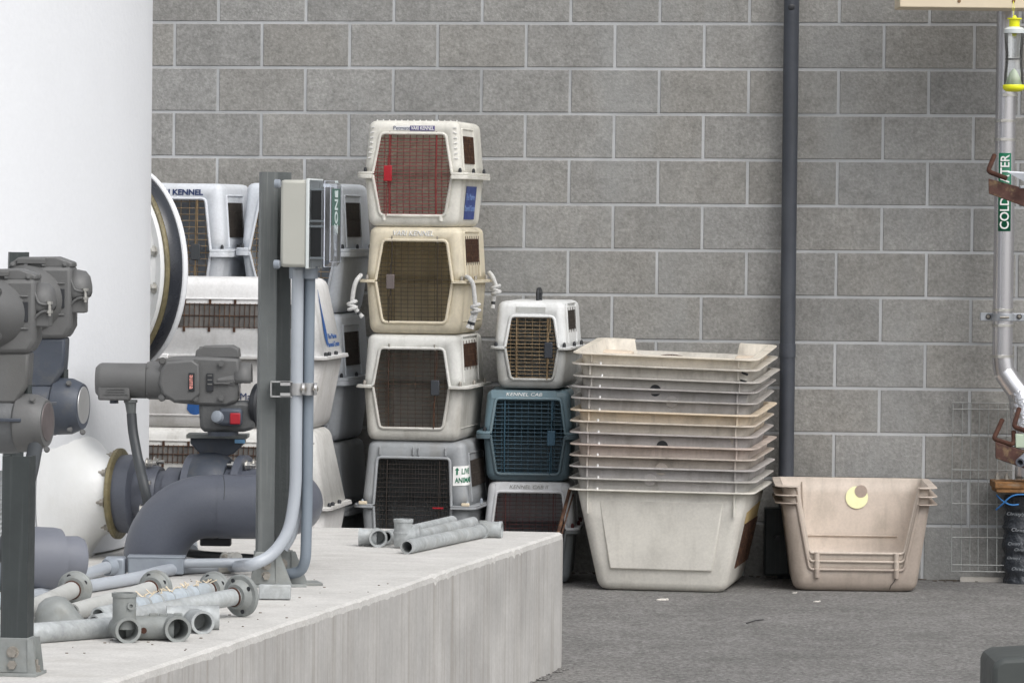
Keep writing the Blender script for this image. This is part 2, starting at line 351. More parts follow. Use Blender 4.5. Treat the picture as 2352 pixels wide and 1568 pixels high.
for r_ in range(-14, -1):               # courses above the frame
    zt = 2.478-SH*r_
    for i in range(-32, 36):
        s0 = -1.563+SW*(i+(0.5 if r_ % 2 else 0.0)); a, c = s0+J, s0+SW-J; z1, z0 = zt-J, zt-SH+J
        f_ = [wp(a, z0, 0.004), wp(c, z0, 0.004), wp(c, z1, 0.004), wp(a, z1, 0.004)]
        g_ = [wp(a, z0, -0.002), wp(c, z0, -0.002), wp(c, z1, -0.002), wp(a, z1, -0.002)]
        for p in f_+g_: p.z += 0.0035*p.x
        blk.add(f_+g_, [(0, 1, 2, 3), (0, 4, 5, 1), (1, 5, 6, 2), (2, 6, 7, 3), (3, 7, 4, 0)])
        t = random.gauss(1.0, 0.055); tone += [(t, t, t)]*5
bo = part('blocks', blk, M['block'], wall, smooth=False)
ca = bo.data.color_attributes.new('tone', 'FLOAT_COLOR', 'CORNER')
k = 0
for p in bo.data.polygons:
    for li in p.loop_indices: ca.data[li].color = (*tone[p.index], 1)
mo = B(); mo.add([wp(-14, -0.3), wp(15, -0.3), wp(15, 5.4), wp(-14, 5.4), wp(-14, -0.3, -0.2), wp(15, -0.3, -0.2), wp(15, 5.4, -0.2), wp(-14, 5.4, -0.2)],
                 [(0, 1, 2, 3), (5, 4, 7, 6), (3, 2, 6, 7), (0, 3, 7, 4), (1, 5, 6, 2)])
part('mortar', mo, M['mortar'], wall, smooth=False)

# ================================================================ PLINTH
pc = T(1293, 1222); e1 = (T(720, 1419-12)-pc)
near = T(250, 1567); ed = (near-pc).normalized()
far = T(720, 1210); fd = (far-pc).normalized()
A0 = pc; A1 = pc+ed*14; A2 = A1+fd*12; A3 = pc+fd*12
A3b = pc+fd*2.3; 
pl = thing('concrete_plinth', 'raised pale concrete plinth with streaked side, carrying tank, valves and pipes', 'plinth', (pc.x, pc.y, 0))
# top: grid sheet with chipped near edge
N = 520; side = B(); top = B(); ch = []
for i in range(N+1):
    t = 14*(i/N)**1.3; p = pc+ed*t
    c1 = max(0, random.gauss(0.0, 0.0016)) + (random.random() < 0.05)*random.uniform(0.002, 0.007)
    wob = 0.002*math.sin(t*3.1)+0.0008*math.sin(t*11)
    ch.append((p, c1, wob))
inn = -fd.cross(Vector((0, 0, 1))); 
nrm = Vector((ed.y, -ed.x, 0)); 
if nrm.x < 0: nrm = -nrm
rA = [Vector((p.x, p.y, HP))+nrm*(wb-0.012-c*1.5) for p, c, wb in ch]
rB = [Vector((p.x, p.y, HP-0.006-c))+nrm*(wb-0.002-c*0.4) for p, c, wb in ch]
rC = [Vector((p.x, p.y, HP-0.022-c*1.5))+nrm*wb for p, c, wb in ch]
rD = [Vector((p.x, p.y, 0.05))+nrm*wb*0.5 for p, c, wb in ch]
rE = [Vector((p.x, p.y, -0.05))+nrm*wb*0.5 for p, c, wb in ch]
side.rings([rE, rD, rC], False, False, False)
part('streaked_side', side, M['concside'], pl)
top.rings([rC, rB, rA], False, False, False)
back = [rA[0]+fd*2.3, rA[0]+fd*2.3+Vector((0, 2.2, 0)), rA[0]+fd*9+Vector((0, 2.2, 0)), rA[-1]+fd*9]
top.add(rA+list(reversed(back)), [tuple(range(len(rA)+4))])
q = [rA[0], back[0], back[1], back[2]]
for a, c in zip(q[:-1], q[1:]):
    top.add([a, c, Vector((c.x, c.y, -0.05)), Vector((a.x, a.y, -0.05))], [(0, 1, 2, 3)])
cA = rC[0]; top.add([rA[0], Vector((rA[0].x, rA[0].y, -0.05)), Vector((cA.x, cA.y, -0.05)), cA], [(0, 1, 2, 3)])
part('top_slab', top, M['conc'], pl)
db = B()
for _ in range(60):
    t = random.uniform(0, 1.6); p = pc+ed*t+nrm*random.uniform(0.0, 0.03); r_ = random.uniform(0.004, 0.012)
    db.ball((p.x, p.y, 0.003), r_, 4, (1.3, 1, 0.5))
setp(part('dirt_crumbs', db, M['asphalt'], pl), kind='stuff')

# concrete pad strip at the wall foot
b = B(); a0 = on_z(2205, 1335, 0); a1 = on_z(2500, 1338, 0); a2 = on_z(2500, 1324, 0); a3 = on_z(2232, 1320, 0); am = on_z(2213, 1328, 0)
b.add([a0+Vector((0, 0, .02)), a1+Vector((0, 0, .02)), a2+Vector((0, 0, .02)), a3+Vector((0, 0, .02)), am+Vector((0, 0, .012)), a0-Vector((0, .01, 0)), a1-Vector((0, .01, 0))], [(0, 1, 2, 3, 4), (5, 6, 1, 0)])
setp(part('concrete_strip', b, M['pad']), kind='structure')

# ================================================================ KENNELS
def ring(wd, d, r, y0, ow, cx, front):
    """cross-section from the right jamb of the opening, round the back, to the left jamb; front edge at y=front"""
    h = wd/2; yb = front+d; pts = [(cx+ow, front)]
    for (cx_, cy_, a0) in ((h-r, front+r, -90), (h-r, yb-r, 0), (-h+r, yb-r, 90), (-h+r, front+r, 180)):
        for k in range(6):
            a = R(a0+90*k/5); pts.append((cx_+r*math.cos(a), cy_+r*math.sin(a)))
    pts.append((cx-ow, front)); return pts
def shell(levels, op, bottom=True, topcap=True, dmax=0.6):
    """levels: (z, width, depth, corner r); op=(z0,z1,hw(z),cx) or None. Front face at (dmax-depth)/2."""
    b = B(); rs = []
    for z, wd, d, r in levels:
        ow = op[2](min(max(z, op[0]), op[1])) if op else 0.05
        rs.append([Vector((x, y, z)) for x, y in ring(wd, d, r, 0, ow, op[3] if op else 0, (dmax-d)/2)])
    n = len(rs[0])
    for k in range(len(rs)-1):
        o = len(b.v)
        vs_ = rs[k]+rs[k+1]; fs = [(i, i+1, n+i+1, n+i) for i in range(n-1)]
        zk, z1 = levels[k][0], levels[k+1][0]
        if not (op and zk >= op[0]-1e-6 and z1 <= op[1]+1e-6): fs.append((n-1, 0, n, 2*n-1))
        b.add(vs_, fs)
    if bottom: b.add(rs[0], [tuple(reversed(range(n)))])
    if topcap: b.add(rs[-1], [tuple(range(n))])
    return b
def weld(b):
    m = {}; nv = []; idx = []
    for v in b.v:
        k = (round(v.x, 5), round(v.y, 5), round(v.z, 5))
        if k not in m: m[k] = len(nv); nv.append(v)
        idx.append(m[k])
    b.f = [tuple(idx[i] for i in f) for f in b.f]; b.f = [f for f in b.f if len(set(f)) == len(f)]; b.v = nv; return b
def flange(b, z, w0, d0, w1, d1, r, th, gap, cx, dmax):
    """flat rim between inner size and outer size, open at the door"""
    fo = (dmax-d1)/2
    def rg(wd, d, rr, zz): return [Vector((x, y, zz)) for x, y in ring(wd, d, rr, 0, gap, cx, (dmax-d)/2)]
    a0, a1 = rg(w0, d0, r, z), rg(w1, d1, r+0.012, z); b0, b1 = rg(w0, d0, r, z+th), rg(w1, d1, r+0.012, z+th)
    n = len(a0); vs_ = a0+a1+b0+b1; fs = []
    for i in range(n-1):
        fs += [(i, i+1, n+i+1, n+i), (2*n+i+1, 2*n+i, 3*n+i, 3*n+i+1), (n+i, n+i+1, 3*n+i+1, 3*n+i)]
    fs += [(0, n, 3*n, 2*n), (n-1, 3*n-1, 4*n-1, 2*n-1)]
    if gap < 0.01: fs += [(n-1, 0, n, 2*n-1), (3*n-1, 4*n-1, 3*n, 2*n), (2*n-1, n, 3*n, 4*n-1)][:3]
    b.add(vs_, fs)
def kennel(name, label, x0, x1, yt, yf, yb, Z, yaw, d, door, cols, wire='darkwire', bt=None, bm=None, bb=None, group='stacked pet carriers', latch=None, latchside=-1, vent=None,
           doorpad=True, flush=False, nh=18, nv=9, zadj=0.0, handle=False, studs=True, thickrim=0.012, rimcol=None, wr=0.0012, blank_front=False, lip=True, ground=False, anchor='c'):
    ppm = F_PX/Z; cy = math.cos(yaw)
    W1 = (x1-x0)/ppm/cy; cxp = (x0+x1)/2
    base = P(cxp, yb, Z)
    if ground: yb_z = 0.0; H = P(cxp, yt, Z).z; zf = P(cxp, yf, Z).z; base = Vector((base.x, base.y, 0))
    else: H = (yb-yt)/ppm; zf = (yb-yf)/ppm
    t = thing(name, label, 'pet carrier', base, yaw, group)
    wt = (bt or (x1-x0)*0.80)/ppm/cy; wm = (bm or (x1-x0)*0.88)/ppm/cy; wb_ = (bb or (x1-x0)*0.80)/ppm/cy
    fl = (W1-wm)/2; dm = d-2*fl; dt = dm-(wm-wt); db_ = dm-(wm-wb_)
    zb, zt = (H*door['b'], H*door['t']); hb, hm, ht = [v/ppm/2/cy for v in door['w']]; cx = door.get('cx', 0)/ppm
    def hw(z): return hb+(hm-hb)*(z-zb)/(zf-zb) if z < zf else hm+(ht-hm)*(z-zf)/(zt-zf)
    cr = min(0.032, wm*0.09); rt = 0.028
    op = (zb, zt, hw, cx)
    def lerp(z): 
        if z < zf: k_ = z/zf; return wb_+(wm-wb_)*k_, db_+(dm-db_)*k_
        k_ = (z-zf)/(H-zf); return wm+(wt-wm)*k_, dm+(dt-dm)*k_
    def lev(z, sh=0.0): a, c = lerp(z); return (z, a-2*sh, c-2*sh, max(cr-sh*0.4, 0.01))
    low = [lev(0, 0.028), lev(0.006, 0.012), lev(0.02, 0.003), lev(0.035, 0)]+[lev(zb+(zf-zb)*k_/4) for k_ in range(5)]
    low = sorted(set(low), key=lambda q: q[0])
    hi = [lev(zf+(zt-zf)*k_/4) for k_ in range(5)]+[lev(H-rt), lev(H-rt*0.5, rt*0.12), lev(H-rt*0.15, rt*0.5), lev(H, rt)]
    hi = sorted(set(hi), key=lambda q: q[0])
    mlo, mhi = cols
    if blank_front: op2 = None
    else: op2 = op
    lo_b = weld(shell(low, op2 if op2 else (0, 0, lambda z: 0.01, 0), True, False, d))
    hi_b = weld(shell(hi, op2 if op2 else (9, 9, lambda z: 0.01, 0), False, True, d))
    lo = part('carrier_base', lo_b, mlo, t, solid=0.005, wld=False, off=-1, ang=50)
    up = part('carrier_top', hi_b, mhi, t, solid=0.005, wld=False, off=-1, ang=50)
    f1, f2 = B(), B()
    flange(f1, zf-thickrim, wm-0.006, dm-0.006, W1, d, cr, thickrim*0.95, hm if not blank_front else 0.0, cx, d)
    flange(f2, zf, wm-0.006, dm-0.006, W1*0.995, d*0.995, cr, thickrim*0.6, hm if not blank_front else 0.0, cx, d)
    part('base_rim', f1, mlo, t, wld=False, bevel=0.002); part('top_rim', f2, mhi, t, wld=False, bevel=0.002)
    def yfr(z): a, c = lerp(z); return (d-c)/2
    def yside(z): a, c = lerp(z); return a/2
    if not blank_front:
        if lip:
            lp = [Vector((cx-hm, yfr(zf)-0.002, zf-0.003)), Vector((cx-hb, yfr(zb)-0.002, zb)), Vector((cx+hb, yfr(zb)-0.002, zb)), Vector((cx+hm, yfr(zf)-0.002, zf-0.003))]
            part('door_surround', B().tube(smooth_path(lp, 0.02), 0.0065, 8), mlo, t, wld=False)
            lp = [Vector((cx-hm, yfr(zf)-0.002, zf+0.004)), Vector((cx-ht, yfr(zt)-0.002, zt)), Vector((cx+ht, yfr(zt)-0.002, zt)), Vector((cx+hm, yfr(zf)-0.002, zf+0.004))]
            part('door_surround', B().tube(smooth_path(lp, 0.02), 0.0065, 8), mhi, t, wld=False)
        dw = B(); yd = lambda z: yfr(z)+0.008
        for k_ in range(nh):
            z = zb+(zt-zb)*(k_+0.5)/nh+random.uniform(-.0008, .0008); h = hw(z)-0.004
            dw.tube([(cx-h, yd(z), z), (cx, yd(z)+random.uniform(-.003, .003), z+random.uniform(-.0015, .0015)), (cx+h, yd(z), z)], wr, 6)
        for k_ in range(nv):
            x = -hm+2*hm*(k_+0.7)/(nv+0.4)
            zz = [z for z in [zb+(zt-zb)*q/24 for q in range(25)] if hw(z) > abs(x)+0.002]
            if len(zz) > 1: dw.tube([(cx+x, yd(zz[0])+0.003, zz[0]), (cx+x, yd((zz[0]+zz[-1])/2)+0.003, (zz[0]+zz[-1])/2), (cx+x, yd(zz[-1])+0.003, zz[-1])], wr*0.85, 6)
        for s in (-1, 1):
            x = ht*0.72*s
            dw.tube([(cx+x, yd(zb)-0.004, zb-0.008), (cx+x, yd(zf)-0.006, zf), (cx+x, yd(zt)-0.004, zt+0.012)], wr*1.7, 6)
        edge = [(cx-hm+.004, yd(zf), zf), (cx-ht+.004, yd(zt), zt-.004), (cx+ht-.004, yd(zt), zt-.004), (cx+hm-.004, yd(zf), zf), (cx+hb-.004, yd(zb), zb+.004), (cx-hb+.004, yd(zb), zb+.004), (cx-hm+.004, yd(zf), zf)]
        dw.tube(edge, wr*1.4, 6)
        dr = part('wire_door', dw, M[wire], t, wld=False)
        if latch:
            lx = cx+latchside*hm*0.62; zl = latch.get('z', zf-0.015)
            lb = B().box((lx, yd(zl)-0.006, zl), (latch.get('w', 0.034), 0.012, latch.get('h', 0.062)))
            part('latch', lb, latch['m'], dr, wld=False, bevel=0.003)
            lr = B().tube([(lx, yd(zl)-.004, zl+.03), (lx, yd(zl)-.006, zl+.075), (lx+.006, yd(zl)-.006, zl+.08), (lx+.006, yd(zl)-.004, zt-.005)], 0.0022, 6)
            lr.tube([(lx, yd(zl)-.004, zl-.03), (lx, yd(zl)-.006, zl-.06), (lx-.006, yd(zl)-.006, zl-.065), (lx-.006, yd(zl)-.004, zb)], 0.0022, 6)
            part('latch_rod', lr, M[wire], dr, wld=False)
    # side grilles: bars over a plate with the inside's shade in its colour
    def sidept(y, z, off, sgn=1):
        return Vector((sgn*(yside(z)+off), y, z))
    if vent:
        for sgn in (vent.get('sides', (1,))):
            y0, y1, z0, z1 = vent['y0']*d, vent['y1']*d, zf+(H-zf)*vent['z0'], zf+(H-zf)*vent['z1']
            vb = B(); q = [sidept(y0, z0, 0.0015, sgn), sidept(y1, z0, 0.0015, sgn), sidept(y1, z1, 0.0015, sgn), sidept(y0, z1, 0.0015, sgn)]
            vb.rings([[p+Vector((-0.006*sgn, 0, 0)) for p in q], q])
            vg = part('side_vent', vb, M[vent.get('m', 'ventrust')], t, wld=False)
            wb2 = B(); nb = vent.get('n', 12)
            for k_ in range(nb+1):
                y = y0+(y1-y0)*k_/nb; ex = 0.014 if (vent.get('spikes') and k_ % 3 == 0) else 0.0
                wb2.tube([sidept(y, z0-ex, 0.004, sgn), sidept(y, z1+ex, 0.004, sgn)], 0.0014, 5)
            for z in [z0+(z1-z0)*q_/4 for q_ in range(5)]: wb2.tube([sidept(y0, z, 0.003, sgn), sidept(y1, z, 0.003, sgn)], 0.0013, 5)
            part('vent_bars', wb2, M[vent.get('bm', 'rustwire')], vg, wld=False)
            # moulded panel edge round the grille
            e = 0.02; pb = B().tube(smooth_path([sidept(y0-e, zf+0.02, 0.001, sgn), sidept(y0-e, z1+e*1.6, 0.001, sgn), sidept(min(y1+e, d-0.08), z1+e*1.6, 0.001, sgn), sidept(min(y1+e, d-0.08), zf+0.02, 0.001, sgn)], 0.01), 0.004, 6)
            part('moulded_panel_edge', pb, mhi, t, wld=False)
    if studs:
        for (x, y) in ((-W1/2+fl*0.9+0.01, fl*0.9), (W1/2-fl*0.9-0.01, fl*0.9), (W1/2-fl*0.5, d*0.38), (W1/2-fl*0.5, d*0.8)):
            sb = B()._lathe((x, y, zf+thickrim*0.5), (0, 0, 1), [(0, 0.007), (0.012, 0.0075), (0.02, 0.005), (0.022, 0.001)], 10)
            part('stud', sb, M[studs] if isinstance(studs, str) else M['black'], t, wld=False)
    if handle:
        hb_ = B().tube(smooth_path([(-0.0, d*0.5-0.05, H-0.005), (0.0, d*0.5-0.05, H+0.045), (0.0, d*0.5+0.05, H+0.045), (0.0, d*0.5+0.05, H-0.005)], 0.02), 0.008, 8, ell=1.6)
        part('carry_handle', hb_, M['black'], t, wld=False)
    t_ = dict(t=t, H=H, zf=zf, zb=zb, zt=zt, yfr=yfr, ys=yside, ppm=ppm, d=d, cx=cx, hm=hm, ht=ht, hb=hb, lerp=lerp, W1=W1, up=up, lo=lo, Z=Z, wb=wb_)
    return t_
def face_text(k, txt, size, m, z, dx=0, shear=0.0, back=None, bw=0, bh=0, bcol=None, name='lettering', sx=1.0, bold=0.0, ext=0.0008):
    t = k['t']; y = k['yfr'](z); y2 = k['yfr'](z+0.02)
    upv = Vector((0, y2-y, 0.02))
    if bcol is not None:
        q = B().box((0, 0, 0), (bw, bh, 0.0016)); pp = part('label_plate', q, bcol, t, wld=False); pp.matrix_local = fr((dx, y-0.0018, z), (1, 0, 0), upv)
        if txt: lettering(txt, size, m, pp, Matrix.Translation((0, 0, 0.0015)), ext, shear, name, sx, bold=bold)
        return pp
    return lettering(txt, size, m, t, fr((dx, y-0.0015, z), (1, 0, 0), upv), ext, shear, name, sx, bold=bold)
def side_frame(k, y, z, off=0.003):
    zz = z; x = k['ys'](zz); x2 = k['ys'](zz+0.02); return fr((x+off, y, zz), (0, 1, 0), Vector((x2-x, 0, 0.02)))

DK = dict(b=0.115, t=0.885)
Z1 = 19.4
YA = -R(9)
c_red = plastic(231, 214, 206, 0.35); c_cream = plastic(212, 203, 180, 0.35); c_grey3 = plastic(196, 194, 187, 0.5, thin=.10); c_top3 = plastic(208, 208, 203, 0.5, thin=.10)
k1 = kennel('pet_carrier', 'pinkish white pet carrier with red wire door, topmost of the tallest stack', 816, 1072, 277, 401, 521, Z1, YA, 0.66, dict(b=0.105, t=0.88, w=(150, 183, 150), cx=-1), (c_red, c_red),
            'redwire', 208, 226, 206, latch=dict(m=M['red'], w=0.036, h=0.068, z=0.23), latchside=-1, vent=dict(y0=0.16, y1=0.55, z0=0.22, z1=0.72, m='ventrust', n=16), nh=24, nv=12, thickrim=0.018, wr=0.0021)
k2 = kennel('pet_carrier', 'cream pet carrier with dark brown wire door and white ropes tied to its rim', 820, 1076, 521, 646, 767, Z1, YA, 0.68, dict(b=0.105, t=0.875, w=(146, 177, 148), cx=-1), (c_cream, c_cream),
            'darkwire', 212, 226, 210, latch=dict(m=plastic(112, 102, 100), w=0.036, h=0.064, z=0.225), latchside=-1, vent=dict(y0=0.16, y1=0.66, z0=0.36, z1=0.78, m='ventrust', n=18, spikes=True), nh=20, nv=11, thickrim=0.008, studs='bolt')
k3 = kennel('pet_carrier', 'dirty pale grey pet carrier with dark wire door, third down in the tallest stack', 812, 1074, 768, 888, 1013, Z1, YA, 0.68, dict(b=0.115, t=0.87, w=(146, 177, 148), cx=-3), (c_grey3, c_top3),
            'rustwire', 214, 228, 212, latch=dict(m=mat('slate_latch', (0.035, 0.04, 0.048), 0.5, bump=0), w=0.038, h=0.066, z=0.232), latchside=1, vent=dict(y0=0.16, y1=0.66, z0=0.38, z1=0.82, m='ventrust', n=14, spikes=True), nh=19, nv=10, thickrim=0.008, studs='bolt')
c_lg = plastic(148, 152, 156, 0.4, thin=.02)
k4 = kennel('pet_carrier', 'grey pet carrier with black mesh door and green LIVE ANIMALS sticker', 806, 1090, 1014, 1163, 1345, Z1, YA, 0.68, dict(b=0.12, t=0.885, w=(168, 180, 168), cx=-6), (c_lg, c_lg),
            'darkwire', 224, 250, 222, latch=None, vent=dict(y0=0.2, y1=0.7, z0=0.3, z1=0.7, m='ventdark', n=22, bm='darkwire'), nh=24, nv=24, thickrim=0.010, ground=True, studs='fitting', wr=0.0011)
# sticker and details of the grey one
def wrapped(k, x0, u, zc, v, off):          # a point u along the front face from x0, bending round the near right corner
    z = zc+v; ww, dd = k['lerp'](z); y = (k['d']-dd)/2; rc_ = min(.032, (k['ys'](k['zf'])*2)*.09); xs = ww/2-rc_; L = x0+u-xs
    if L < 0: return Vector((x0+u, y-off, z))
    a = L/rc_
    if a < math.pi/2: return Vector((xs+math.sin(a)*(rc_+off), y+rc_-math.cos(a)*(rc_+off), z))
    return Vector((ww/2+off, y+rc_+(L-rc_*math.pi/2), z))
zz = k4['zf']+.135; x0_ = k4['cx']+k4['hm']+.004
sb_ = B(); nx_ = 16
sb_.rings([[wrapped(k4, x0_, .105*q/nx_, zz, dz+.006*(q/nx_-.3), .0022) for q in range(nx_+1)] for dz in (-.042, 0, .042)], False, False, False)
pp = part('live_animals_sticker', sb_, M['white'], k4['t'], wld=False)
for txt, sz, u0, v0 in (('LIVE', .034, .036, .018), ('ANIMALS', .031, .010, -.021)):
    lo_ = lettering(txt, sz, M['green'], k4['t'], Matrix.Identity(4), .0004, bold=.0007, sx=.72, align='LEFT')
    for v in lo_.data.vertices: v.co = wrapped(k4, x0_, u0+v.co.x, zz, v0+v.co.y+.05*v.co.x, .0032+v.co.z)
ar_ = B(); ap = [(-.004, -.016), (.004, -.016), (.004, .004), (.010, .004), (0, .016), (-.010, .004), (-.004, .004)]
ar_.add([wrapped(k4, x0_, .018+x, zz, .020+y, .0034) for x, y in ap], [tuple(range(7))]); part('sticker_arrow', ar_, M['green'], k4['t'], wld=False)
part('door_tab', B().box((k4['cx']+k4['hm']*0.66, k4['yfr'](0.3)-0.004, k4['zf']-0.006), (0.046, 0.006, 0.006)), M['red'], k4['t'], wld=False, label='red latch pull')
for dx in (-0.16, -0.012, 0.012, 0.13):
    part('moulded_rib', B().box((dx, k4['yfr'](k4['zt']+0.03)-0.004, k4['zt']+0.028), (0.007, 0.014, 0.036)), c_lg, k4['t'], wld=False, bevel=0.002)
rb = B()
for i in range(8): rb.box((k4['ys'](k4['zf']+0.06)-0.035+0.0085*i*0.6, 0.05+0.002*i, k4['zf']+0.05), (0.003, 0.02, 0.09))
part('moulded_ribs', rb, c_lg, k4['t'], wld=False)
for sx_ in (-1, 1):
    part('rim_clip', B().box((sx_*(k4['W1']/2-0.045), 0.012, k4['zf']+0.012), (0.035, 0.022, 0.014)), M['cream'], k4['t'], wld=False, bevel=0.003)
# top kennel: labels, repairs
z = k1['H']-0.033
face_text(k1, 'Petmate', 0.023, M['navy'], z, dx=-0.052, bw=0.070, bh=0.020, bcol=M['white'])
face_text(k1, 'VARI KENNEL', 0.0235, M['white'], z, dx=0.038, bw=0.108, bh=0.022, bcol=M['purple'], shear=0.12, sx=0.70, bold=0.0003)
zt_ = k1['zf']
ties = B()
for i in range(7):
    for s in (-1, 1):
        zz = k1['H']-0.03-0.022*i; ww, dd = k1['lerp'](zz)
        ties.box((s*(ww/2-0.020), (k1['d']-dd)/2-0.0005, zz), (0.016, 0.005, 0.004), Matrix.Rotation(random.uniform(-.4, .4), 3, 'Y'))
for i in range(14):
    ties.box((-0.17+0.027*i, (k1['d']-k1['lerp'](k1['H'])[1])/2+0.045, k1['H']+0.0015), (0.005, 0.008, 0.005), Matrix.Rotation(random.uniform(-.4, .4), 3, 'Y'))
setp(part('cable_tie_repairs', ties, plastic(232, 228, 222, 0.2), k1['t'], wld=False, bevel=0.001), kind='stuff')
st = part('blue_sticker', B().box((0, 0, 0), (0.26, 0.145, 0.0016)), M['blue'], k1['t'], wld=False)
st.matrix_local = side_frame(k1, 0.30, k1['zf']*0.47)
lettering('The Marine', 0.042, mat('faded_blue_print', srgb(110, 136, 186), 0.5, bump=0), st, Matrix.Translation((-0.02, 0.025, 0.0012)), sx=1.2)
lettering('Mammal Center', 0.040, PLC and bpy.data.materials['faded_blue_print'], st, Matrix.Translation((-0.01, -0.025, 0.0012)), sx=1.0)
for x in (-1, 1): part('hinge_peg', B().cyl((k1['cx']+x*0.125, k1['yfr'](0.04)-0.004, k1['zb']-0.002), (k1['cx']+x*0.125, k1['yfr'](0.04)-0.004, k1['zb']-0.022), 0.008, n=10), c_red, k1['t'], wld=False)
face_text(k2, 'VARI KENNEL', 0.032, M['greyprint'], k2['H']-0.030, dx=-0.012, shear=0.25, sx=0.93)
face_text(k2, 'VARI KENNEL', 0.032, M['white'], k2['H']-0.029, dx=-0.0108, shear=0.25, sx=0.93, ext=0.0012)
for k in (k2, k3):
    for x in (-1, 1): part('hinge_pin', B().cyl((k['cx']+x*0.1, k['yfr'](k['zt'])-0.004, k['zt']-0.01), (k['cx']+x*0.1, k['yfr'](k['zt'])-0.004, k['zt']+0.018), 0.003, n=8), M['bolt'], k['t'], wld=False)
    e = k; y0 = 0.08
    part('moulded_panel_edge', B().tube(smooth_path([(k['ys'](0.04)+0.0, 0.08, 0.055), (k['ys'](0.045), k['d']*0.8, 0.055)], 0.01), 0.004, 6), k['lo'].data.materials[0], k['t'], wld=False)
# drips of rust under the cream carrier's vent
dr = B()
for i, y in enumerate((0.19, 0.27, 0.36, 0.43)):
    z1_ = k2['zf']+0.07; z0_ = k2['zf']+0.012+0.01*(i % 2)
    dr.add([Vector((k2['ys'](z1_)+0.0016, y-0.004, z1_)), Vector((k2['ys'](z1_)+0.0016, y+0.004, z1_)), Vector((k2['ys'](z0_)+0.0016, y+0.002, z0_)), Vector((k2['ys'](z0_)+0.0016, y-0.002, z0_))], [(0, 1, 2, 3)])
part('rust_drips', dr, mat('rust_stain', (0.42, 0.28, 0.12), 0.8, bump=0), k2['t'], wld=False)

# column beside it
Z2 = 19.6
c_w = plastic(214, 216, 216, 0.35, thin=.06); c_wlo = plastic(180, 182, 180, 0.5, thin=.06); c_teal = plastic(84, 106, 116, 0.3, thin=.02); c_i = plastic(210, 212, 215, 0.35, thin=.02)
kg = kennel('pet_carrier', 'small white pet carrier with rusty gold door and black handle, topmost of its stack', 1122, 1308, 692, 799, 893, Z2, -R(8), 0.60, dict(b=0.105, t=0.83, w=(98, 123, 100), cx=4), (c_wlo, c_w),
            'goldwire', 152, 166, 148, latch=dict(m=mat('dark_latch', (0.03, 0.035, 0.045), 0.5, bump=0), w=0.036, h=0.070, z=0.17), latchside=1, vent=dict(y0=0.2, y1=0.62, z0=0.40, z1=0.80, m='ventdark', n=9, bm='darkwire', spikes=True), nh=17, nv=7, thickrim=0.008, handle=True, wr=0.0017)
part('blank_label', B().box((0, kg['yfr'](kg['H']-0.04)-0.001, kg['H']-0.037), (0.13, 0.003, 0.024)), c_wlo, kg['t'], wld=False)
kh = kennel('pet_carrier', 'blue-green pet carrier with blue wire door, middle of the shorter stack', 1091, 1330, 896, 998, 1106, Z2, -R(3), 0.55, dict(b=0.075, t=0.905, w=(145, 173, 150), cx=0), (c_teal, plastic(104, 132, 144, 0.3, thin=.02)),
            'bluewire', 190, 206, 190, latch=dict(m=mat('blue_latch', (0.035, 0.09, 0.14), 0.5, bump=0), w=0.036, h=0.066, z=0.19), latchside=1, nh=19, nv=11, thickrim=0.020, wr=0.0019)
face_text(kh, 'KENNEL CAB', 0.0215, M['white'], kh['H']-0.020, dx=-0.02, shear=0.2, sx=1.25, bw=0.285, bh=0.036, bcol=plastic(104, 132, 144, 0.3, thin=.02))
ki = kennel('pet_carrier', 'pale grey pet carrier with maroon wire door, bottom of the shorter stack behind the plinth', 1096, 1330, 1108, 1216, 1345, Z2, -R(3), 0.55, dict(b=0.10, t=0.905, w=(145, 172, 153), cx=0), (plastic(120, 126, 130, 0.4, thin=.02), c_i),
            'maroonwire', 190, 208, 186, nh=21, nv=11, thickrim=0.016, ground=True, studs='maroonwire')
face_text(ki, 'KENNEL CAB II', 0.023, M['greyprint'], ki['H']-0.022, dx=-0.005, shear=0.2, sx=1.1, bw=0.285, bh=0.040, bcol=c_i)

# left columns
Z3 = 19.75
c_A = plastic(206, 211, 218, 0.2, thin=.03); c_B = plastic(202, 208, 216, 0.2, thin=.03)
ka = kennel('pet_carrier', 'bluish white pet carrier with gold wire door and black latch, nearest the tank', 270, 522, 421, 578, 719, Z3, -R(11), 0.60, dict(b=0.10, t=0.885, w=(150, 186, 156), cx=-8), (c_A, c_A),
            'goldwire', 212, 232, 196, latch=dict(m=M['cable'], w=0.042, h=0.070, z=0.27), latchside=1, vent=dict(y0=0.22, y1=0.62, z0=0.22, z1=0.72, m='ventdark', n=16, bm='darkwire'), nh=16, nv=9, thickrim=0.022, group='white pet carriers against the wall', wr=0.002)
face_text(ka, 'VARI KENNEL', 0.034, M['navy'], ka['H']-0.040, dx=0.01, sx=1.1, bold=0.0012)
kb = kennel('pet_carrier', 'bluish white pet carrier with gold wire door behind the meter box', 534, 800, 421, 577, 719, Z3, -R(11), 0.60, dict(b=0.10, t=0.885, w=(150, 200, 156), cx=0), (c_B, c_B),
            'goldwire', 222, 240, 205, vent=dict(y0=0.16, y1=0.60, z0=0.22, z1=0.72, m='ventdark', n=16, bm='darkwire'), nh=16, nv=9, thickrim=0.022, group='white pet carriers against the wall', wr=0.002)
kc = kennel('pet_carrier', 'grey white pet carrier under the one behind the meter box, side just showing', 536, 798, 720, 872, 1014, Z3, -R(11), 0.60, dict(b=0.10, t=0.885, w=(150, 200, 156), cx=0), (c_B, c_B),
            'darkwire', 214, 236, 205, vent=dict(y0=0.16, y1=0.60, z0=0.22, z1=0.72, m='ventdark', n=16, bm='darkwire'), nh=16, nv=9, thickrim=0.022, group='white pet carriers against the wall')
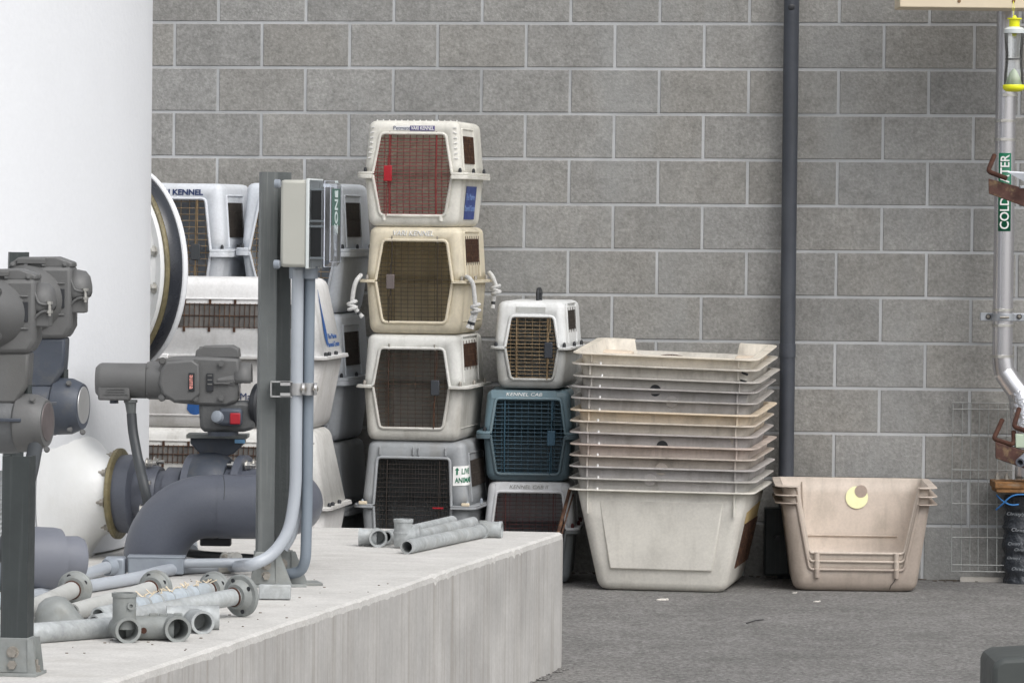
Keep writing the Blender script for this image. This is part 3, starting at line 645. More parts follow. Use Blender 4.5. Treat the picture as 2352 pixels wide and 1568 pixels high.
kd = kennel('pet_carrier', 'shaded grey pet carrier at ground level between the big white carrier and the tallest stack', 530, 798, 1015, 1170, 1345, Z3, -R(11), 0.60, dict(b=0.10, t=0.885, w=(150, 200, 156), cx=0), (c_lg, c_lg),
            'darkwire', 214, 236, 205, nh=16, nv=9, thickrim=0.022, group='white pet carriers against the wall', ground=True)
ke0 = kennel('pet_carrier', 'white pet carrier beneath the one nearest the tank, hidden behind the large white carrier', 270, 522, 720, 872, 1014, Z3, -R(11), 0.60, dict(b=0.10, t=0.885, w=(150, 200, 156), cx=0), (c_A, c_A),
            'darkwire', 214, 224, 200, nh=10, nv=6, thickrim=0.022, group='white pet carriers against the wall', studs=False)
kf0 = kennel('pet_carrier', 'white pet carrier on the ground beneath two others near the tank', 270, 522, 1015, 1170, 1345, Z3, -R(11), 0.60, dict(b=0.10, t=0.885, w=(150, 200, 156), cx=0), (c_A, c_A),
            'darkwire', 214, 224, 200, nh=10, nv=6, thickrim=0.022, group='white pet carriers against the wall', ground=True, studs=False)

# two large carriers lying sideways in front (long side towards the camera, right end just showing)
def big_kennel(label, yt, yf, yb, Z, xr, ground, texts, ventspec, cols):
    ppm = F_PX/Z; yaw = -R(90+8); W1 = 0.60; d = 0.96
    rm = Matrix.Rotation(yaw, 3, 'Z')
    corner = P(xr, yf, Z)                      # near right flange corner = local (+W1/2, d)
    base = corner-rm@Vector((W1/2, d, 0)); base.z = P(xr, yb, Z).z
    if ground: H = P(xr, yt, Z).z; zf = P(xr, yf, Z).z; base.z = 0
    else: H = (yb-yt)/ppm; zf = (yb-yf)/ppm
    t = thing('pet_carrier', label, 'pet carrier', base, yaw, 'large white carriers standing sideways')
    wm, dm = W1-0.05, d-0.05; wt, dt = wm-0.10, dm-0.13; wb_, db_ = wm-0.08, dm-0.10
    def lerp(z):
        if z < zf: k_ = z/zf; return wb_+(wm-wb_)*k_, db_+(dm-db_)*k_
        k_ = (z-zf)/(H-zf); return wm+(wt-wm)*k_, dm+(dt-dm)*k_
    zb, zt = 0.08*H, 0.9*H; hw = lambda z: 0.18
    def lev(z, sh=0.0): a, c = lerp(z); return (z, a-2*sh, c-2*sh, 0.05-sh*0.4)
    low = [lev(0, .03), lev(.006, .012), lev(.02, .003), lev(.035), lev(zb), lev(zf)]
    hi = [lev(zf), lev(zt), lev(H-.035), lev(H-.018, .005), lev(H-.005, .018), lev(H, .036)]
    part('carrier_base', weld(shell(low, (zb, zt, hw, 0), True, False, d)), cols[0], t, solid=.005, wld=False, ang=50)
    up = weld(shell(hi, (zb, zt, hw, 0), False, True, d))
    # cut the long slot out of the near side: remove the quads there and rebuild as a frame
    ys = lambda z: lerp(z)[0]/2
    y0, y1, z0, z1 = ventspec
    part('carrier_top', up, cols[1], t, solid=.005, wld=False, ang=50)
    f1 = B(); flange(f1, zf-.007, wm-.006, dm-.006, W1, d, .05, .007, .18, 0, d); part('base_rim', f1, cols[0], t, wld=False)
    f2 = B(); flange(f2, zf+.001, wm-.006, dm-.006, W1*.995, d*.995, .05, .007, .18, 0, d); part('top_rim', f2, cols[1], t, wld=False)
    sp = lambda y, z, off: Vector((ys(z)+off, y, z))
    vb = B(); q = [sp(y0, z0, .002), sp(y1, z0, .002), sp(y1, z1, .002), sp(y0, z1, .002)]
    vb.rings([[p-Vector((.006, 0, 0)) for p in q], q]); vg = part('side_vent', vb, mat('shaded_slot_plate', (.10, .095, .09), .7, var=.7, vs_=7, bump=0), t, wld=False)
    wb2 = B(); nb = int((y1-y0)/0.0216)
    for k_ in range(nb+1):
        y = y0+(y1-y0)*k_/nb; wb2.tube([sp(y, z0-.004, .008), sp(y, z1+.004, .008)], .0017, 6)
    for z in (z0, (z0+z1)/2, z1): wb2.tube([sp(y0, z, .006), sp(y1, z, .006)], .002, 6)
    for k_ in range(0, nb+1, 5):
        y = y0+(y1-y0)*k_/nb; wb2.box(sp(y, z1+.010, .006), (.006, .010, .02)); wb2.box(sp(y, z0-.010, .006), (.006, .010, .02))
    part('vent_bars', wb2, M['rustwire'], vg, wld=False)
    part('moulded_ridge', B().tube([sp(.07, z1+.022, .001), sp(d-.08, z1+.022, .001)], .005, 8), cols[1], t, wld=False)
    part('moulded_ridge', B().tube([sp(.07, zf*0.18, .0), sp(d-.08, zf*0.18, .0)], .005, 8), cols[0], t, wld=False)
    for (x, y) in ((W1/2-.02, d-.12), (W1/2-.06, d-.012), (W1/2-.14, d-.012), (W1/2-.30, d-.012)):
        part('stud', B()._lathe((x, y, zf+.006), (0, 0, 1), [(0, .008), (.012, .009), (.018, .006)], 10), M['black'], t, wld=False)
    for y in (d*.25, d*.55, d*.80):
        part('rim_catch', B().box((W1/2-.008, y, zf), (.022, .075, .022)), cols[1], t, wld=False, bevel=.004)
    ye = lambda z: (d+lerp(z)[1])/2
    if texts:
        # end face: drop emblem and words
        z = zf+(H-zf)*.42
        dropb = B(); prof = [(-.0, .13), (.006, .05), (.016, -.01), (.018, -.05), (.010, -.075), (0, -.085), (-.010, -.075), (-.018, -.05), (-.016, -.01), (-.006, .05)]
        e0 = fr((wm/2-0.18, ye(z)+.003, z), (-1, 0, 0), (0, ye(z+.02)-ye(z), .02))
        pr = B().prism([(x*1.6, y*1.15) for x, y in prof], (0, 0, 0), (1, 0, 0), (0, 1, 0), .0012); em = part('drop_emblem', pr, M['blueink'], t, wld=False); em.matrix_local = e0
        z2 = zf+.085
        for i, s in enumerate(('The Marine', 'Mammal Center')):
            lettering(s, .032, M['blueink'], t, fr((wm/2-0.33, ye(z2-.03*i)+.0025, z2-.034*i), (-1, 0, 0), (0, ye(z2+.02)-ye(z2), .02)), sx=1.35)
        zl = zf*.45
        g = lambda dy, z: fr((ys(z)+.0025, dy, z), (0, 1, 0), (ys(z+.02)-ys(z), 0, .02))
        lettering('The Marine', .042, M['navy'], t, g(0.60, zl), sx=1.0); lettering('Mammal Center', .042, M['navy'], t, g(0.60, zl-.045), sx=1.0)
        pr = B().prism([(x*1.9, y*.75) for x, y in prof], (0, 0, 0), (1, 0, 0), (0, 1, 0), .0012); em = part('drop_emblem', pr, M['blueink'], t, wld=False); em.matrix_local = g(0.385, zl-.02)
    return t, base, H, zf
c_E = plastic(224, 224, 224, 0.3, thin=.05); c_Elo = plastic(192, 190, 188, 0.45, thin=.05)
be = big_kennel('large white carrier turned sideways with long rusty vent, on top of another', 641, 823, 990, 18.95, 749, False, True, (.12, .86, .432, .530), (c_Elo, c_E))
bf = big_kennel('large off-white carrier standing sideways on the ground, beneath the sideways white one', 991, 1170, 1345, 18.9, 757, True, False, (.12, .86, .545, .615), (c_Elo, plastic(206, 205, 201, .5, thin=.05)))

# ================================================================ NESTED CARRIER BASES
def half_base(name, label, fl_pt, yaw, W1, d, h, col, opening=None, group=None, pitch_=0.0, roll_=0.0, taper=0.095, taperd=None, thr=0.006, panel=None, sidevent=False):
    """lower half of a carrier, open on top; fl_pt is the near left corner of its rim; opening=(z0, hw bottom, hw top, cx)"""
    rm = Matrix.Rotation(yaw, 3, 'Z')@Matrix.Rotation(pitch_, 3, 'X')@Matrix.Rotation(roll_, 3, 'Y')
    base = fl_pt-rm@Vector((-W1/2, 0, h))
    t = thing(name, label, 'carrier base', base, 0, group); t.rotation_euler = rm.to_euler()
    fl = 0.032; wm, dm = W1-2*fl, d-2*fl; wb_, db_ = wm-2*taper, dm-2*(taper if taperd is None else taperd)
    def lerp(z): k_ = z/h; return wb_+(wm-wb_)*k_, db_+(dm-db_)*k_
    def lev(z, sh=0.0): a, c = lerp(z); return (z, a-2*sh, c-2*sh, 0.05-sh*.4)
    if opening: z0, hb, ht, cx = opening; op = (z0, h, lambda z: hb+(ht-hb)*(z-z0)/(h-z0), cx); zs = [z0+(h-z0)*i/4 for i in range(5)]
    else: op = (8, 9, lambda z: .02, 0); zs = [h*.4, h*.7, h]
    levels = [lev(0, .035), lev(.008, .014), lev(.022, .004), lev(.04)]+[lev(z) for z in zs]
    part('tub', weld(shell(levels, op, True, False, d)), col, t, solid=.004, wld=False, ang=50)
    f = B(); flange(f, h-thr, wm-.004, dm-.004, W1, d, .05, thr, op[2](h) if opening else 0.02, op[3], d)
    if not opening:
        y0 = 0; f.box((0, fl/2, h-thr/2), (.06, fl, thr))
    part('rim', f, col, t, wld=False, bevel=.0015)
    yf = lambda z: (d-lerp(z)[1])/2
    if opening:
        lp = [Vector((cx-ht, yf(h)-.003, h)), Vector((cx-hb, yf(z0)-.003, z0)), Vector((cx+hb, yf(z0)-.003, z0)), Vector((cx+ht, yf(h)-.003, h))]
        part('doorway_lip', B().tube(smooth_path(lp, .02), .006, 8), col, t, wld=False)
        for s in (-1, 1):
            part('hinge_socket', B().cyl((cx+s*hb*.84, yf(z0)-.008, z0+.004), (cx+s*hb*.84, yf(z0-.04)-.008, z0-.033), .0115, n=12), col, t, wld=False)
    if panel:
        pw, z0_, z1_ = panel; k0 = .82
        q = [Vector((x, yf(z)-.013+.012*(z-z0_)/(z1_-z0_), z)) for x, z in ((-pw*k0, z0_), (pw*k0, z0_), (pw, z1_), (-pw, z1_))]
        pb = B().rings([[p+Vector((0, .016, 0)) for p in q], q]); part('raised_panel', pb, col, t, wld=False, bevel=.006)
        for s in (-1, 1):
            part('stiffening_rib', B().box((s*(wm/2-.055), yf(h-.05)-.004, h-.055), (.006, .016, .10)), col, t, wld=False)
    if sidevent:
        ys = lambda z: lerp(z)[0]/2
        vy0, vy1, vz0, vz1 = d*.28, d*.86, h*.22, h*.66
        q = [Vector((ys(z)+.002, y, z)) for y, z in ((vy0, vz0), (vy1, vz0), (vy1, vz1), (vy0, vz1))]
        vg = part('side_vent', B().rings([[p-Vector((.006, 0, 0)) for p in q], q]), M['rust'], t, wld=False)
        part('rust_stain', B().rings([[Vector((ys(z)+.0008, y, z)) for y, z in ((vy0-.02, vz1), (vy1, vz1), (vy1, vz1+.07), (vy0-.02, vz1+.05))], [Vector((ys(z)+.0015, y, z)) for y, z in ((vy0-.02, vz1), (vy1, vz1), (vy1, vz1+.07), (vy0-.02, vz1+.05))]]), mat('rusty_runs', (.55, .42, .2), .8, dirt=.8, dcol=(.25, .1, .03), ds=(60, 60, 3), bump=0), vg, wld=False)
        bb_ = B()
        for i in range(14):
            y = vy0+(vy1-vy0)*i/13; bb_.tube([(ys(vz0)+.005, y, vz0), (ys(vz1)+.005, y, vz1)], .0016, 5)
        part('vent_bars', bb_, M['rustwire'], vg, wld=False)
    return t, lerp, yf, rm, base
rimy = [(1312, 809), (1309, 834), (1311, 862), (1308, 886), (1307, 912), (1305, 940), (1304, 965), (1304, 991), (1304, 1018), (1303, 1044), (1302, 1069), (1302, 1096), (1302, 1122)]
rcol = [(212, 205, 190), (200, 195, 186), (188, 184, 178), (178, 174, 172), (182, 178, 174), (216, 202, 180), (206, 197, 184), (188, 182, 179), (200, 186, 176), (192, 182, 172), (186, 182, 180), (190, 187, 182), (214, 211, 203)]
ordn = ['top', 'second', 'third', 'fourth', 'fifth', 'sixth', 'seventh', 'eighth', 'ninth', 'tenth', 'eleventh', 'twelfth', 'lowest']
desc = ['chalky off-white', 'pale grey', 'dull grey', 'darker grey', 'dingy grey', 'cream coloured', 'warm beige grey', 'greyish', 'pinkish beige', 'stained beige', 'bluish grey', 'light grey', 'large pale grey']
ZS = 19.25
for i, ((x, y), c) in enumerate(zip(rimy, rcol)):
    k_ = (12-i)/12
    pt = P(x, y, ZS)
    h = 0.435 if i < 12 else P(x, y, ZS).z
    lab = '%s nested carrier base, %s rim in the tall stack of tubs' % (desc[i], ordn[i] if i in (0, 12) else ordn[i]+' from top')
    hb_args = dict(group='tall stack of nested carrier bases', pitch_=.012+.045*k_, roll_=.004+.022*k_)
    col = plastic(*c, 0.5 if i < 12 else 0.2)
    if i == 0:
        t, lerp, yf, rm, base = half_base('carrier_base', 'chalky off-white carrier base with cut-out back wall, top of the tall nested stack', pt, -R(9.5), .808, .80, .435, col, **hb_args)
    else:
        t, lerp, yf, rm, base = half_base('carrier_base', lab, pt, -R(9.5+random.uniform(-.7, .7)), .808+.004*(i % 3), .80, h, col, taperd=.045, panel=(.27, .095, h-.045) if i == 12 else None, sidevent=(i == 12), **hb_args)
    part('peg', B().cyl((-.808/2+.13, .012, h), (-.808/2+.13, .012, h+.009), .0045, n=8), M['white'], t, wld=False)
    if i == 1:
        for zz_, xx_ in ((h-.012, .335), (h-.045, .330)): part('black_fastener', B().tube([(xx_, yf(zz_)-.006, zz_), (xx_+.025, yf(zz_)-.022, zz_-.006)], [.004, .006], 8), M['black'], t, wld=False)
    if i != 12:
        for s in (-1, 1): part('stiffening_rib', B().box((s*(.815/2-.032-.055), yf(h-.02)-.006, h-.025), (.007, .020, .046)), col, t, wld=False)
    if i in (2, 3, 7, 9, 10, 12):
        xx = {2: -.045, 3: .035, 7: .0, 9: .0, 10: -.05, 12: -.01}[i]
        if i in (2, 7, 12): part('drain_hole', B()._lathe((xx, yf(h-.05)-.001, h-.053), (0, -1, 0), [(0, .025), (.003, .025)], 24), M['black'] if i != 12 else M['darkwire'], t, wld=False) if i != 12 else None
        elif i != 12: part('moulded_disc', B()._lathe((xx, yf(h-.05)-.001, h-.052), (0, -1, 0), [(0, .028), (.004, .026), (.004, .001)], 24), col, t, wld=False)
# remove the middle of the back wall of the top tub: done by rebuilding its tub with an opening at the back
top_t = [o for o in bpy.data.objects if o.get('label', '').startswith('chalky off-white carrier base with cut-out')][0]
for ch_ in list(top_t.children): bpy.data.objects.remove(ch_)
c0 = plastic(216, 209, 196, 0.4); h = .435; W1, d = .808, .80; fl = .032; wm, dm = W1-2*fl, d-2*fl; tp = .095
def lerp0(z): k_ = z/h; return wm-2*tp*(1-k_), dm-2*.045*(1-k_)
def lev0(z, sh=0): a, c = lerp0(z); return (z, a-2*sh, c-2*sh, .05-sh*.4)
op = (.06, h, lambda z: .165+.07*(z-.06)/(h-.06), 0)
sb = weld(shell([lev0(0, .035), lev0(.008, .014), lev0(.022, .004), lev0(.06), lev0(.2), lev0(.33), lev0(h)], op, True, False, d))
fb = B(); flange(fb, h-.006, wm-.004, dm-.004, W1, d, .05, .006, .235, 0, d)
for bb_ in (sb, fb):
    bb_.v = [Vector((-v.x, d-v.y, v.z)) for v in bb_.v]
part('tub', sb, c0, top_t, solid=.006, wld=False, ang=50); part('rim', fb, c0, top_t, wld=False, bevel=.0015)
for s in (-1, 1):
    part('stiffening_rib', B().box((s*(W1/2-.032-.055), .03, h-.022), (.006, .016, .034)), c0, top_t, wld=False)
    part('post_step', B().box((s*.30, d-.13, h-.065), (.14, .10, .04)), plastic(214, 200, 182, .3), top_t, wld=False, bevel=.01)
# cut-out backs of the rest let the wall show: lower the wall between posts is hidden by the front wall
wr_t = thing('wire_door', 'rusty curved wire grille lying inside the top of the tall tub stack', 'wire grille', P(1540, 822, ZS+.35))
b = B(); a0, a1 = P(1486, 824, ZS+.35), P(1598, 828, ZS+.35)
mid = (a0+a1)/2+Vector((0, 0, .022))
for o_ in range(3):
    pts = [a0.lerp(a1, q/10)+Vector((0, .02*o_, .022*math.sin(math.pi*q/10)-.006*o_)) for q in range(11)]
    b.tube(pts, .0025, 6)
for q in range(1, 20):
    p = a0.lerp(a1, q/20)+Vector((0, 0, .022*math.sin(math.pi*q/20))); b.tube([p, p+Vector((0, .04, -.02))], .0018, 5)
part('wires', b, M['rustwire'], wr_t)

# three tan tubs, doorway towards the camera
ZT = 19.3
tc_ = [(201, 187, 173), (194, 180, 166), (176, 161, 148)]
tl = ['pinkish tan carrier base with yellow crescent sticker, top of three nested', 'tan carrier base nested in the middle of three', 'browner tan carrier base with cracked foot and blue sticker, lowest of three nested']
for i, (y, c) in enumerate(zip((1116, 1136, 1154), tc_)):
    pt = P(1781, y, ZT); hh = pt.z if i == 2 else .355
    z0 = (1313-1154)/F_PX*ZT
    yo = (1272, 1291, 1310)[i]; zo = hh-(yo-y-1)/F_PX*ZT
    t, lerp, yf, rm, base = half_base('carrier_base', tl[i], pt, -R(2), .700, .74, hh, plastic(*c, .4, thin=.10), opening=(zo, .204, .262, .006), group='three tan nested carrier bases', taper=.052, thr=.005, pitch_=.0)
    if i == 0:
        bk = .74-yf(.2)-.014
        zc = hh-.050
        yb_ = lambda z: (0.74+lerp(z)[1])/2-.008
        part('yellow_sticker', B()._lathe((.030, yb_(zc-.036), zc-.036), (0, -1, .15), [(0, .050), (.0012, .050)], 40), M['moon'], t, wld=False)
        part('drain_hole', B()._lathe((.048, yb_(zc-.008)-.002, zc-.008), (0, -1, .15), [(0, .028), (.0012, .0275)], 32), plastic(176, 158, 146, .3), t, wld=False)
        part('moulded_ridge', B().tube(smooth_path([(-.215, yb_(hh-.02)-.002, hh-.02), (-.20, yb_(.10)-.002, .10), (.21, yb_(.10)-.002, .10)], .01), .0035, 6), plastic(*c, .4, thin=.10), t, wld=False)
    if i == 2:
        ys = lambda z: lerp(z)[0]/2
        q = [Vector((ys(z)+.003, y, z)) for y, z in ((.20, .04), (.66, .04), (.68, hh-.03), (.16, hh-.03))]
        part('blue_side_sticker', B().rings([[p-Vector((.004, 0, 0)) for p in q], q]), mat('blue_grey_print', srgb(38, 66, 100), .5, bump=0), t, wld=False)
        part('white_stripe', B().tube([(ys(.05)+.004, .42, .05), (ys(hh-.04)+.004, .42, hh-.04)], .005, 6), M['milky'], t, wld=False)
        part('crack', B().tube([(.175, yf(.06)-.001, .062), (.168, yf(.045)-.001, .045), (.155, yf(.03)-.001, .03), (.150, yf(.012)+.006, .012)], .0014, 5), M['black'], t, wld=False)

# ================================================================ WALL PIPES
ZW = 20.0
dp = thing('vertical_pipe', 'dark blue-grey vertical pipe fixed to the wall behind the tall tub stack', 'pipe', (WL(1802, 1100).x, WL(1802, 1100).y-.09, 0))
pa, pb_ = WL(1803, 1300, .09), WL(1819, -60, .09); pa.z = 0.0
part('pipe', B().cyl(pa, pb_+(pb_-pa)*.3, .0345, n=28), M['darkpipe'], dp)
part('pipe_end_spot', B()._lathe(pa.lerp(pb_, .944)+Vector((-.003, -.0335, 0)), (0, -1, 0), [(0, .015), (.002, .012)], 16), M['black'], dp, label='round dark mark on the pipe')
for z in (0.25, 1.02):
    p = pa.lerp(pb_, z/pb_.z); part('coupling', B().cyl(p-Vector((0, 0, .03)), p+Vector((0, 0, .03)), .037, n=28), M['darkpipe'], dp)
hz = thing('hose_reel_box', 'dark equipment box low in the gap between the tub stack and the pipe', 'box', on_z(1790, 1325, 0)+Vector((0, .1, 0)))
hb2 = P(1783, 1235, 20.0)
part('box', B().box((hb2.x, 20.0, .17), (.11, .10, .30)), M['strutdark'], hz, bevel=.008)
part('knob', B().cyl((hb2.x+.0, 19.95, .19), (hb2.x+.0, 19.90, .19), .014, n=12), M['black'], hz)

dsp = thing('cold_water_pipe', 'silver jacketed water pipe with green COLD WATER sign running down the wall', 'pipe', (WL(2305, 1300).x, WL(2305, 1300).y-.1, 0))
ZD = 19.85
p0, p1, p2, p3, p4 = P(2315, -120, ZD), P(2302, 826, ZD), P(2307, 858, ZD), P(2341, 902, ZD-.02), P(2362, 1000, ZD-.05)
b = B(); b.cyl(p0, p1, .0455, n=32); part('straight_jacket', b, M['alu'], dsp)
b = B().tube([p1+Vector((0, 0, .01)), p1.lerp(p2, .5), p2], [.047, .0475, .047], 32); part('elbow_segment', b, M['alu'], dsp)
b = B().tube([p2+Vector((0, 0, .006)), p2.lerp(p3, .5), p3], [.049, .0485, .049], 32); part('elbow_segment', b, M['alu'], dsp)
p3b = P(2352, 925, ZD-.03)
b = B().tube([p3-Vector((0, 0, -.004)), p3b, P(2356, 985, ZD-.05)], [.054, .066, .064], 32); part('dented_segment', b, mat('crinkled_foil', (.6, .6, .62), .25, .9, var=0, bump=1.0, bs=9, bd=.03), dsp)
b = B().tube([P(2356, 985, ZD-.05), P(2357, 1092, ZD-.05)], [.045, .045], 32); part('lower_jacket', b, M['alu'], dsp)
for (x, y, r_) in ((2313, 233-14, .0465), (2309, 300-22, .0465), (2308, 321, .0465), (2304, 712, .0465), (2303, 747, .0465), (2302, 818, .0475)):
    c_ = P(x, y, ZD); part('band', B().cyl(c_-Vector((0, 0, .006)), c_+Vector((0, 0, .006)), r_+.0012, n=32), M['steel'], dsp)
    part('band_buckle', B().box(c_+Vector((-.012, -r_-.002, 0)), (.026, .006, .014)), M['steel'], dsp, bevel=.001)
pb1, pb2 = P(2251, 727, ZD+.05), P(2400, 729, ZD+.05)
part('strut_rail', B().box((pb1+pb2)/2, ((pb2-pb1).length, .03, .036)), M['zinc'], dsp, bevel=.003)
for x in (2270, 2341): part('rail_slot', B()._lathe(P(x, 727, ZD+.032), (0, -1, 0), [(0, .012), (.003, .012)], 16), M['black'], dsp); bolt(P(x, 727, ZD+.03), (0, -1, 0), .006, .008, dsp)
cc = P(2304, 728, ZD); part('pipe_clamp', B().cyl(cc-Vector((0, 0, .016)), cc+Vector((0, 0, .016)), .050, n=32), M['zinc'], dsp, bevel=.001)
part('clamp_screw', B().cyl(cc+Vector((-.02, -.055, 0)), cc+Vector((.02, -.055, 0)), .005, n=8), M['bolt'], dsp)
# sign wraps part of the cylinder
s0, s1 = P(2304.5, 531, ZD), P(2306.5, 352, ZD); hgt = (s1-s0).length; axv = (s1-s0).normalized()
sg = B(); na = 14; rr = .0466
cols_ = [[s0+axv*(hgt*j)+Vector((math.sin(a)*rr, -math.cos(a)*rr, 0)) for a in [R(-36+72*i/na) for i in range(na+1)]] for j in (0, 1)]
sg.rings(cols_, False, False, False); sgn = part('sign', sg, M['green'], dsp, solid=.0008, off=1, label='green COLD WATER label wrapped round the pipe')
for i, (txt, yy) in enumerate((('COLD', 490), ('WATER', 402))):
    cpos = P(2305+ (531-yy)*.011, yy, ZD)
    lo_ = lettering(txt, .056, M['white'], dsp, Matrix.Identity(4), .0006, name='lettering', bold=.0008, sx=.92)
    lo_.matrix_local = fr(cpos+Vector((0, -rr-.0016, 0))-Vector(dsp.location), axv, (-1, 0, 0))
# rusty brackets in front of the water pipe
ZB = 19.3
def beam(label, poly, rod, Z, extra=None):
    t = thing('rusty_bracket', label, 'bracket', P(poly[0][0], poly[0][1], Z))
    def ext(p): return P(p[0], p[1], Z)
    fr_ = [P(x, y, Z) for x, y in poly]; bk = [p+Vector((.01, .06, 0)) for p in fr_]
    part('beam', B().rings([list(reversed(fr_)), list(reversed(bk))]), M['rustbeam'], t, bevel=.003)
    for rd in rod: part('hooked_rod', B().tube(smooth_path([P(x, y, Z+dz) for x, y, dz in rd], .02), .0105, 10), M['rust'], t)
    return t
b1 = beam('rusty steel bracket crossing the COLD WATER sign', [(2270, 410), (2400, 446), (2400, 492), (2271, 445)], [[(2284, 357, .1), (2269, 394, .02), (2312, 410, -.02)]], ZB)
part('grey_plate', B().rings([[P(2314, 393, ZB-.02), P(2400, 398, ZB-.02), P(2400, 425, ZB-.02), P(2352, 412, ZB-.02)], [P(2314, 396, ZB-.02)+Vector((0, -.004, 0)), P(2400, 401, ZB-.024), P(2400, 431, ZB-.024), P(2352, 417, ZB-.024)]]), M['zinc'], b1)
part('plate_end', B().box(P(2350, 430, ZB-.04), (.03, .03, .012)), M['zinc'], b1, bevel=.003)
b2 = beam('rusty steel bracket with upturned hooks above the bolted rusty flange', [(2286, 1014), (2400, 1050), (2400, 1092), (2286, 1052)],
          [[(2302, 964, .12), (2282, 1008, .03), (2325, 1021, 0), (2329, 1012, .02), (2328, 990, .04)], [(2341, 938, .10), (2328, 980, .03), (2365, 992, 0)]], ZB)
part('pale_block', B().box(P(2347, 1012, ZB+.03), (.06, .05, .06)), mat('pale_green_block', srgb(176, 190, 170), .6, bump=.1), b2, bevel=.004)
gp = thing('grey_pipe_end', 'short grey plastic pipe with open end beside the rusty bracket', 'pipe', P(2343, 1062, ZB-.1))
part('pipe', B().pipe(P(2343, 1062, ZB-.12), P(2400, 1012, ZB+.12), .0205, .013), M['pvcgrey'], gp)

# wrapped riser with rusty flange
rs = thing('wrapped_riser', 'black tape-wrapped riser pipe under a rusty bolted flange', 'pipe riser', Vector((P(2350, 1328, 19.95).x, 19.95, 0)))
rc = P(2350, 1200, 19.95)
prof = []; zt_ = P(2350, 1138, 19.95).z
for i in range(26):
    z = zt_*i/25; prof.append((z, .086+.004*math.sin(i*2.1)+.003*math.sin(i*5.3)+(.006 if i in (5, 11, 16) else 0)-(.006 if 17 < i < 22 else 0)))
wrp = B(); nn = 32; rg_ = []
for j, (z, r_) in enumerate(prof):
    rg_.append([Vector((rc.x+math.cos(2*math.pi*k/nn)*(r_+.003*math.sin(k*1.9+j*.8)), 19.95+math.sin(2*math.pi*k/nn)*(r_+.003*math.sin(k*1.9+j*.8)), z)) for k in range(nn)])
wrp.rings(rg_); part('tape_wrap', wrp, M['tape'], rs, ang=60)
for (x, y, s) in ((2331, 1180, .8), (2343, 1217, .85), (2331, 1248, .7), (2346, 1262, .7), (2327, 1281, .6), (2341, 1306, .75)):
    p = P(x, y, 19.855); lettering("Christy's", .026*s, mat('pale_tape_print', (.28, .30, .32), .5, bump=0) if 'pale_tape_print' not in bpy.data.materials else bpy.data.materials['pale_tape_print'], rs, fr(p-Vector(rs.location)+Vector((0, -.006, 0)), (1, -.1, random.uniform(-.12, .05)), (0, 0, 1)), .0005, shear=.3, sx=1.05)
f0 = P(2279, 1112, 19.9)
part('flange_plate', B().box((rc.x+.02, 19.9, P(2320, 1111, 19.9).z), (.33, .22, .030)), M['rustyellow'], rs, bevel=.004)
part('flange_plate', B().box((rc.x+.025, 19.9, P(2320, 1121, 19.9).z-.004), (.325, .21, .020)), M['rustyellow'], rs, bevel=.004)
for x in (2290, 2312, 2340):
    p = P(x, 1100, 19.82); bolt(p, (0, 0, 1), .011, .02, rs)
part('threaded_stub', B().cyl(P(2347, 1098, 19.9), P(2347, 1072, 19.9), .03, n=20), M['galvold'], rs)
bc = thing('blue_cable', 'thin blue cable looped around the top of the black wrapped riser', 'cable', P(2300, 1130, 19.82))
part('cable', B().tube(smooth_path([P(2289, 1136, 19.84), P(2302, 1150, 19.82), P(2322, 1160, 19.8), P(2340, 1158, 19.8)], .04), .0035, 8), M['bluecable'], bc)
part('cable', B().tube(smooth_path([P(2288, 1170, 19.84), P(2305, 1155, 19.81), P(2322, 1138, 19.8), P(2345, 1134, 19.8), P(2380, 1140, 19.8)], .04), .0035, 8), M['bluecable'], bc)

# wire mesh panel leaning on the wall
wm_ = thing('wire_mesh_panel', 'galvanised wire mesh panel leaning against the wall by the wrapped riser', 'mesh panel', on_z(2250, 1313, 0))
b = B(); xs = [2185, 2207, 2227, 2246, 2267, 2289, 2310, 2331, 2352]
def MP(x, y): return WL(x+(1120-y)*.0, y, .02+.10*(y-925)/388)
for x in xs: b.tube([MP(x+4, 925), MP(x+1, 1120), MP(x, 1312)], .0024, 6)
part('upright_wires', b, mat('dull_mesh_wire', (.26, .27, .26), .6, .3, var=.3, bump=0), wm_)
b = B()
for y in (925, 940, 1001, 1079, 1157, 1234, 1297, 1312): b.tube([MP(2187, y-1)+WN*.004, MP(2354, y+1)+WN*.004], .0024, 6)
part('cross_wires', b, M['steelwire'], wm_)

# cream board and wasp trap
cb = P(2066, 17, 19.35); ct = P(2500, -160, 19.35)
wc = thing('wall_cabinet', 'cream coloured box edge at the top right above the water pipe', 'cabinet', Vector((cb.x, 19.7, cb.z)))
part('casing', B().box(((cb.x+ct.x)/2, 19.48, cb.z+.25), (ct.x-cb.x, .26, .5)), M['cream'], wc, bevel=.004)
for x in (2203, 2328): part('fixing', B()._lathe(P(x, 3, 19.35), (0, -1, 0), [(0, .008), (.004, .006)], 10), M['rustyellow'], wc)
ZTP = 19.25; pp_ = lambda y: P(2328, y, ZTP)
tr = thing('wasp_trap', 'clear and yellow wasp trap hanging by a string below the cream box', 'wasp trap', pp_(211))
tz = lambda y: pp_(y).z-pp_(211).z
o_ = pp_(211); u_ = F_PX/ZTP
def lat(name, prof, m, par=tr, **kw): return part(name, B()._lathe(o_, (0, 0, 1), [(tz(y), r_/u_) for y, r_ in prof], 36), m, par, **kw)
lat('base', [(211, 12), (210, 18), (206, 23.5), (203, 25), (197, 25), (195, 24)], M['yellow'])
lat('entry_cone', [(196, 20), (180, 15), (165, 8), (158, 2)], M['palecone'])
lat('bottle', [(195, 22), (185, 22.5), (170, 22), (150, 20), (136, 19.5), (120, 20), (90, 22.5), (76, 23)], M['clearbottle'])
